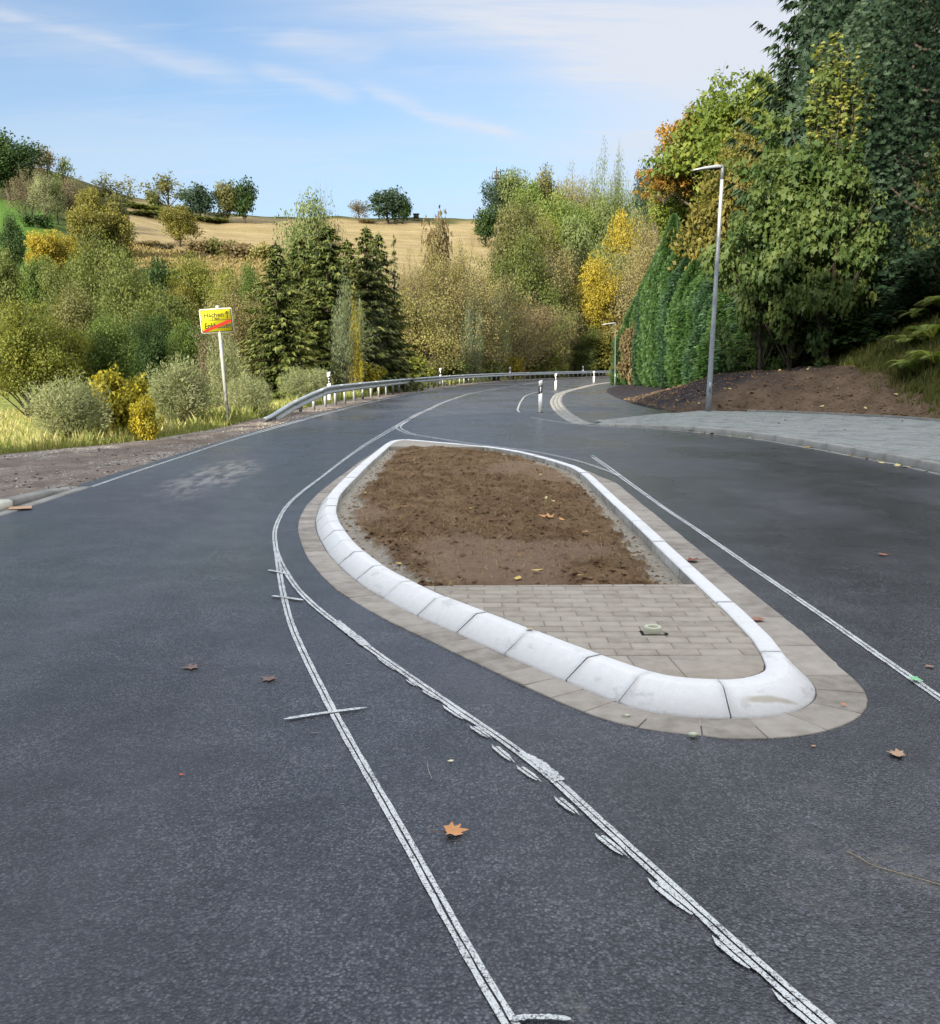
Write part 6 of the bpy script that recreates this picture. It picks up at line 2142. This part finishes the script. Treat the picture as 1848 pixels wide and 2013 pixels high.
# hedge row of low shrubs across the field and along the skyline dip
k = 0
for u, vt, w_, d, col, lab in ((395, 468, 44, 212, 'brown', 'low reddish brown shrub patch left in the hedge row below the stubble field'), (432, 470, 50, 211, 'brownolive', 'low olive brown shrubs in the middle of the hedge row below the stubble field'),
                               (470, 474, 50, 210, 'brown', 'low brown shrubs right in the hedge row below the stubble field'), (512, 482, 44, 209, 'straw', 'low straw coloured shrubs at the right end of the hedge row'),
                               (285, 474, 50, 212, 'brown', 'low brown shrubs left of the lone round tree'), (322, 478, 36, 212, 'greybrown', 'small grey brown shrubs close left of the lone round tree'),
                               (265, 402, 60, 282, 'midgreen', 'low green bushes along the left part of the skyline'), (310, 412, 60, 284, 'olive', 'low olive bushes on the skyline below the thin tree'), (290, 424, 70, 270, 'softgreen', 'pale green bushes at the top edge of the stubble field'),
                               (360, 424, 60, 284, 'olive', 'low bushes between the thin tree and the dark bushy skyline tree'), (420, 430, 60, 286, 'olive', 'low dark bushes under the brownish skyline tree'), (180, 384, 60, 278, 'olive', 'low bushes on the falling left skyline'),
                               (235, 392, 50, 280, 'brownolive', 'brown green bushes on the left skyline above the golden trees'), (952, 446, 40, 280, 'softgreen', 'pale grey green bush at the right end of the stubble field'),
                               (722, 436, 30, 294, 'brown', 'small brown bush at the foot of the grey skyline tree')):
    q = P3(u, vt, d); zb = tz(q[0], d)
    plant('shrub', 'low', 1 + k % 2, float(q[0]), d, max(q[2] - zb, 1.2), w_ / FPX * d * 1.25, col, lab, 'shrub'); k += 1

# thuja hedge, tree by tree
TH = [(1240, 612, 80, 40, 'thuja', 'small thuja at the far end of the hedge'), (1252, 578, 74, 46, 'thuja', 'second thuja from the far end of the hedge'), (1272, 540, 68, 54, 'thuja', 'third thuja from the far end of the hedge'),
      (1298, 488, 62, 62, 'thuja', 'fourth thuja from the far end of the hedge, rising in a slope'), (1326, 412, 57, 70, 'thuja', 'tallest pointed thuja in the left part of the hedge'), (1352, 500, 53, 90, 'thujablue', 'blue green thuja right of the tallest pointed one'),
      (1385, 530, 50, 96, 'thuja', 'fresh green thuja just left of the tall street lamp'), (1420, 520, 47, 104, 'thujablue', 'dark blue green thuja behind the tall street lamp'), (1458, 540, 44.5, 110, 'thuja', 'fresh green thuja right of the tall street lamp'),
      (1497, 560, 42.5, 112, 'thuja', 'shorter green thuja at the near end of the hedge'), (1230, 640, 77, 44, 'thuja', 'stubby thuja between the first two at the far end'), (1283, 520, 65, 60, 'thujablue', 'dull green thuja wedged between the third and fourth'), (1310, 462, 59.5, 66, 'thuja', 'thuja just left of the tallest pointed one'),
      (1342, 455, 55.5, 74, 'thuja', 'narrow thuja close right of the tallest pointed one'), (1368, 505, 51.5, 84, 'thuja', 'thuja filling the gap left of the street lamp'), (1402, 515, 48.5, 90, 'thuja', 'thuja right behind the street lamp pole'), (1440, 535, 45.5, 96, 'thujablue', 'narrow thuja between two fresh green ones by the lamp'),
      (1412, 470, 56, 110, 'thuja', 'taller thuja in the second row behind the street lamp'), (1470, 455, 50, 120, 'thujablue', 'dark thuja in the second row behind the maple')]
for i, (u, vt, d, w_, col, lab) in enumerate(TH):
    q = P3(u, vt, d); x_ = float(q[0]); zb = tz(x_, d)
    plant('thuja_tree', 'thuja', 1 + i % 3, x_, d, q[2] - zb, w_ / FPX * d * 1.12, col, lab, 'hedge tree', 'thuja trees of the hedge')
for u, vt, vb, d, lab in ((1246, 640, 745, 66, 'dead brown gap in the hedge near its far end'), (1530, 700, 768, 39.5, 'dead brown twiggy undergrowth at the near end of the hedge'), (1500, 722, 772, 40, 'rusty dead branches low in the hedge')):
    q = P3(u, vt, d); zb = tz(float(q[0]), d)
    plant('dead_shrub', 'leafbush' if d > 60 else 'midsparse', 1, float(q[0]), d, max(.6, q[2] - zb), 60 / FPX * d, 'rust' if d != 66 else 'brown', lab, 'shrub')

# the tall conifers, the maple and the autumn ash on the right
BIG = [('conifer', 'bigcon', 1, 1700, -330, 400, 43, 'cypress', 'tall dark conifer behind the green maple, cut by the top edge'), ('conifer', 'cypress', 2, 1850, -420, 420, 39, 'cypress', 'tall blue green conifer at the right edge'),
       ('conifer', 'cypress', 1, 1775, -200, 330, 47, 'darkblue', 'third dark conifer standing between the two at the right'), ('conifer', 'cypress', 3, 1930, -250, 420, 33, 'cypress', 'dark conifer half outside the right edge'),
       ('spruce', 'thin_spruce', 2, 1548, 88, 130, 46, 'cypress', 'slim dark spruce whose bare tip rises left of the maple'),
       ('spruce', 'spruce', 2, 1560, 330, 260, 42, 'cypress', 'broad dark spruce hidden behind the maple leaves'),
       ('conifer', 'spruce', 3, 1690, 420, 300, 38, 'cypress', 'dark drooping conifer low behind the maple')]
for name, kind, var, u, vt, wpx, d, col, lab in BIG:
    q = P3(u, vt, d); x_ = float(q[0]); zb = tz(x_, d)
    plant(name, kind, var, x_, d, q[2] - zb, wpx / FPX * d, col, lab, 'tree')
q = P3(1590, 135, 33.5); x_ = float(q[0])
plant('maple_tree', 'maple', 1, x_, 33.5, (q[2] - tz(x_, 33.5)) * .98, 265 / FPX * 33.5, 'maple', 'big leaved green maple in front of the dark conifers', 'tree')
q = P3(1655, 240, 32.5); x_ = float(q[0])
plant('maple_tree', 'maple', 2, x_, 32.5, (q[2] - tz(x_, 32.5)) * .98, 190 / FPX * 32.5, 'maple', 'second green maple stem leaning right of the larger one', 'tree')
q = P3(1520, 290, 34); x_ = float(q[0])
plant('maple_tree', 'maple', 3, x_, 34, (q[2] - tz(x_, 34)) * .98, 170 / FPX * 34, 'maple', 'lower left part tree of the green maple group above the hedge', 'tree')
# yellow leader shoots of the maple
q0 = P3(1652, 60, 32.6)
mt_ = thing('maple_tree', 'upright yellow leaved shoots of a young maple in front of the tall conifer', 'tree', (float(q0[0]), 32.6, tz(float(q0[0]), 32.6)))
zb = tz(float(q0[0]), 32.6)
r = np.random.RandomState(3)
tb = MB(); lb = MB()
P_, D_, N_, S_, R_ = [], [], [], [], []
for u, vt in ((1610, 80), (1622, 130), (1645, 62), (1655, 110), (1668, 95), (1690, 130), (1702, 70), (1712, 150), (1600, 160), (1680, 170)):
    tp = P3(u, vt, 32.6 + r.randn() * .3); tp = tp - np.array((q0[0], 32.6, zb))
    base = np.array((tp[0] * .55, tp[1] * .5, tp[2] - 3.4 - r.rand()))
    t = np.linspace(0, 1, 6)[:, None]
    Q = base * (1 - t) + tp * t + np.c_[np.sin(t * 3) * .08, t * 0, t * 0]
    tb.tube(Q, .022 - .016 * t[:, 0], 5)
    n = 130
    f = r.rand(n) ** .8
    c = base * (1 - f[:, None]) + tp * f[:, None]
    a = r.rand(n) * 6.28
    rr_ = .12 + .30 * r.rand(n) * (1.05 - f)
    o_ = np.c_[np.cos(a), np.sin(a), r.randn(n) * .2 - .1]
    P_.append(c + o_ * rr_[:, None]); D_.append(o_ + np.array((0, 0, -.35))); N_.append(np.array((0, 0, 1.0)) + r.randn(n, 3) * .5 + np.array((-.3, -.6, 0))); S_.append(.11 + .08 * r.rand(n)); R_.append(r.rand(n))
tb.tube(np.array([(0, 0, -.1), (.1, 0, 4.0), (0, 0, tp[2] - 3.5)]), [.10, .08, .05], 8)
add_leaves(lb, np.vstack(P_), np.vstack(D_), np.vstack(N_), np.concatenate(S_), 'lobed', np.concatenate(R_))
lb.obj('crown', lm('mapletop'), mt_); tb.obj('trunk', M_BARK, mt_, True)

for name, kind, var, u, vt, vb, wpx, d, col, lab in (
        ('ash_tree', 'ash', 1, 1432, 150, 470, 190, 60, 'ash', 'green and yellow ash tree above the street lamp'), ('ash_tree', 'ash', 2, 1490, 128, 430, 170, 56, 'ash', 'light green ash tree between the lamp and the slim spruce'),
        ('ash_tree', 'twiggy', 3, 1350, 225, 400, 95, 61, 'orange', 'orange leaved branches reaching left over the street lamp'), ('ash_tree', 'twiggy', 1, 1308, 315, 400, 80, 60, 'orange', 'lowest orange brown twigs sticking out furthest left above the hedge'),
        ('ash_tree', 'ash', 2, 1385, 240, 480, 150, 64, 'ash', 'green lower crown behind the head of the street lamp'), ('ash_tree', 'ash', 3, 1345, 340, 520, 100, 66, 'ash', 'small green crown under the orange twigs, left of the lamp head'),
        ('birch_tree', 'ash', 3, 1432, 330, 700, 170, 54, 'birch', 'golden brown leaved tree behind the pole of the street lamp'), ('birch_tree', 'ash', 1, 1485, 220, 560, 150, 52, 'birch', 'golden olive tree right of the lamp below the slim spruce'),
        ('birch_tree', 'ash', 2, 1375, 420, 720, 130, 66, 'birch', 'golden brown tree filling the gap behind the pointed thuja'), ('birch_tree', 'ash', 1, 1330, 470, 720, 120, 72, 'birch', 'golden olive tree behind the left slope of the hedge')):
    q = P3(u, vt, d); x_ = float(q[0]); zb = tz(x_, d); H = q[2] - zb
    Hc = min(H, q[2] - P3(u, vb, d)[2])
    t = plant(name, kind, var, x_, d, H, wpx / FPX * d * 1.15, col, lab, 'tree')
    for c_ in t.children:
        c_.scale[2] = Hc; c_.location[2] = H - Hc
    if col == 'orange':   # a side limb carries the crown
        mb = MB(); mb.tube([(5.5, 1.5, -.2), (5.2, 1.2, H - Hc * 2.6), (3.0, .6, H - Hc * 1.3), (.2, 0, H - Hc * .7)], [.16, .13, .09, .04], 8); mb.obj('limb', M_BARK, t, True)
    else:
        mb = MB(); mb.tube([(0, 0, -.2), (.05, 0, H - Hc * .9)], [.16, .10], 8); mb.obj('lower_trunk', M_BARK, t, True)
# skirt of low conifer branches between the hedge and the maple
for i, (u, vt, d, w_, col, lab) in enumerate(((1440, 640, 41.0, 110, 'thuja', 'low thuja skirt behind the foot of the tall street lamp'), (1488, 610, 39.0, 120, 'thujablue', 'low blue green thuja just right of the tall street lamp'),
        (1538, 570, 37.6, 130, 'thuja', 'low drooping conifer left of the maple stems'), (1590, 560, 36.6, 130, 'cypress', 'low dark conifer below the maple'), (1645, 560, 35.8, 130, 'cypress', 'low dark conifer between the maple and the undergrowth'),
        (1705, 540, 34.8, 140, 'cypress', 'low dark conifer behind the grass of the bank'), (1775, 520, 33.5, 150, 'cypress', 'low dark conifer above the ferns'), (1850, 480, 32, 160, 'cypress', 'low dark conifer at the right edge above the ferns'))):
    q = P3(u, vt, d); x_ = float(q[0]); zb = tz(x_, d)
    plant('conifer_shrub', 'thuja', 1 + i % 3, x_, d, q[2] - zb + .3, w_ / FPX * d * 1.2, col, lab, 'shrub', z=zb - .3)
# undergrowth right
for name, kind, var, u, vt, wpx, d, col, lab in (
        ('shrub', 'leafbush', 1, 1700, 600, 200, 33, 'dark', 'dark undergrowth at the foot of the tall conifers'), ('shrub', 'leafbush', 2, 1640, 560, 190, 35.5, 'darkblue', 'dark shady bush behind the lowest maple leaves'),
        ('shrub', 'leafbush', 2, 1760, 540, 180, 34, 'dark', 'dark leafy shrub left of the ferns'),
        ('shrub', 'thuja', 2, 1535, 600, 120, 37, 'thuja', 'green feathery conifer shrub between the hedge and the maple'), ('shrub', 'thuja', 1, 1600, 560, 150, 36, 'cypress', 'dark feathery conifer shrub under the maple'),
        ('shrub', 'maple', 3, 1490, 640, 130, 36.0, 'maple', 'leafy maple shoots right of the lamp reaching down to the soil'), ('shrub', 'maple', 1, 1650, 610, 150, 34.0, 'maple', 'leafy maple shoots near the grass reaching down to the soil'),
        ('shrub', 'maple', 2, 1585, 600, 120, 34, 'maple', 'low maple branches hanging over the soil bank'), ('shrub', 'ash', 2, 1840, 270, 60, 33, 'olive', 'climbing olive green leaves at the right edge on the dark conifer')):
    q = P3(u, vt, d); x_ = float(q[0]); zb = tz(x_, d)
    plant(name, kind, var, x_, d, q[2] - zb, wpx / FPX * d, col, lab, 'shrub')

# ferns
def fern_mesh(seed):
    r = np.random.RandomState(seed)
    P_, D_, N_, S_, R_ = [], [], [], [], []
    tb = MB()
    for k in range(15):
        a = r.rand() * 6.28; L0 = .55 + .35 * r.rand()
        h = np.array((math.cos(a), math.sin(a), 0))
        t = np.linspace(0, 1, 26)
        C = h[None] * (L0 * t)[:, None] + np.c_[t * 0, t * 0, L0 * (1.15 * t - .95 * t ** 2.2)]
        tb.tube(C[::4], .006, 3, cap=False)
        Tn = unit(np.gradient(C, axis=0)); sv = unit(np.cross(Tn, (0, 0, 1)))
        for sg in (-1, 1):
            P_.append(C[2:]); D_.append(sv[2:] * sg + Tn[2:] * .35); N_.append(unit(np.cross(sv, Tn))[2:] * 1.0 + r.randn(24, 3) * .1)
            S_.append(.22 * np.sin(np.clip(t[2:] * 1.02, 0, 1) * math.pi * .93 + .2) ** .8 + .015); R_.append(np.full(24, r.rand()))
    mb = MB(); add_leaves(mb, np.vstack(P_), np.vstack(D_), np.vstack(N_), np.concatenate(S_), 'narrow', np.concatenate(R_))
    return mb.mesh('fronds', (lm('fern'),)), tb.mesh('stalks', (M_TWIG,))


FM = [fern_mesh(5), fern_mesh(9)]
for i, (u, d, s_, lab) in enumerate(((1805, 27.6, 1.2, 'fern clump at the left end of the ferns above the soil bank'), (1842, 27.2, 1.3, 'fern clump at the right edge closest to the soil bank'), (1835, 29.0, 1.4, 'fern clump in the middle of the ferns'), (1790, 29.6, 1.2, 'fern clump beside the dark undergrowth'),
                                        (1815, 31.0, 1.4, 'fern clump behind the middle one'), (1860, 30.4, 1.5, 'fern clump half cut by the right edge'), (1845, 32.4, 1.6, 'fern clump highest up the slope at the right edge'))):
    x_ = float(P3(u, 700, d)[0])
    t = thing('fern', lab, 'fern', (x_, d, float(bank_z(np.array([x_]), np.array([d]))[0]) - .02), rs.rand() * 6, 'ferns on the bank')
    for nm, me in zip(('fronds', 'stalks'), FM[i % 2]):
        o = link(bpy.data.objects.new(nm, me), t); o.scale = (s_, s_, s_ * 1.1)


# grass
def grass(name, label, n, fxy, fz, h0, h1, cols, seed, blades=5, wid=.006, lean=.5):
    r = np.random.RandomState(seed)
    x_, y_ = fxy(r, n)
    n = len(x_)
    z_ = fz(x_, y_)
    nb = n * blades
    X = np.repeat(x_, blades) + r.randn(nb) * .06; Y = np.repeat(y_, blades) + r.randn(nb) * .06; Z = np.repeat(z_, blades) - .02
    a = r.rand(nb) * 6.28; h = np.repeat(h0 + (h1 - h0) * r.rand(n), blades) * (.6 + .6 * r.rand(nb)); ln = lean * r.rand(nb) * h
    wd = wid * (1 + Y / 14)
    dx, dy = np.cos(a), np.sin(a)
    px_, py_ = -dy * wd, dx * wd
    V = np.stack([np.c_[X - px_, Y - py_, Z], np.c_[X + px_, Y + py_, Z], np.c_[X + dx * ln * .4 + px_ * .7, Y + dy * ln * .4 + py_ * .7, Z + h * .6], np.c_[X + dx * ln, Y + dy * ln, Z + h]], 1).reshape(-1, 3)
    i = np.arange(nb)[:, None] * 4
    F = np.concatenate([i + np.array([[0, 1, 2]]), i + np.array([[0, 2, 3]])])
    mb = MB(); mb.add(V, {3: F}, np.repeat(np.repeat(r.rand(n) * .6, blades) + .4 * r.rand(nb), 4))
    m_ = mat_leaf('blades_' + name + str(seed), cols, .35)
    o = mb.obj(name, m_)
    return tag(o, label, kind='stuff')


def mead_xy(r, n):
    y = 9 + 52 * r.rand(n) ** 1.3
    x = xat(VERGE_L, y) - .05 - (4 + y * .45) * r.rand(n)
    return x, y


GC = [(.11, .16, .035), (.23, .28, .07), (.40, .38, .15), (.50, .45, .24)]
grass('grass', 'tall mixed green and straw coloured meadow grass beyond the verge', 26000, mead_xy, terr, .12, .42, GC, 3)
grass('grass', 'short green grass fringe along the outer edge of the gravel verge', 5000, lambda r, n: ((lambda y: (xat(VERGE_L, y) + .10 - .7 * r.rand(n), y))(8 + 30 * r.rand(n))), terr, .05, .20, GC[:3], 4, wid=.004)
grass('grass', 'grass and weeds behind the guard rail posts', 7000, lambda r, n: ((lambda y: (xat(VERGE_L, y) + .15 - 3.0 * r.rand(n), y))(24 + 70 * r.rand(n))), terr, .15, .5, GC[:3], 6)
grass('grass', 'yellow green grass on the bank below the ferns', 8500, lambda r, n: (12.55 + .25 * r.randn(n) + 5 * r.rand(n) ** 1.3, 19 + 16 * r.rand(n)), bank_z, .12, .38, [(.06, .085, .016), (.13, .15, .032), (.24, .22, .08)], 7)
grass('grass', 'dry grass tufts on the slope below the stubble field', 6000, lambda r, n: ((lambda y: (((180 + 420 * r.rand(n)) - CX) / FPX * y, y))(150 + 62 * r.rand(n))), terr, .5, 1.1, [(.14, .12, .04), (.26, .21, .09), (.38, .31, .16)], 8, blades=4, wid=.012, lean=.8)

# unseen leaf cards added on the slope behind the camera to shade the road
r = np.random.RandomState(91)
n = 46000
x_ = -30.5 + 84 * r.rand(n); y_ = -27 + 9 * r.rand(n)
top = 8.5 + 5 * fbm(x_ * .16, y_ * .16, 3, 71) + 3.5 * (1 - sst(x_, 0, 12))
z_ = terr(x_, y_) + top * r.rand(n) ** 1.25
mb = MB()
add_leaves(mb, np.c_[x_, y_, z_], unit(r.randn(n, 3)), unit(r.randn(n, 3)), .55 + .5 * r.rand(n), 'wide', r.rand(n))
o = mb.obj('shade_woodland', lm('olive'))
tag(o, 'wood on the slope behind the viewpoint', kind='stuff')
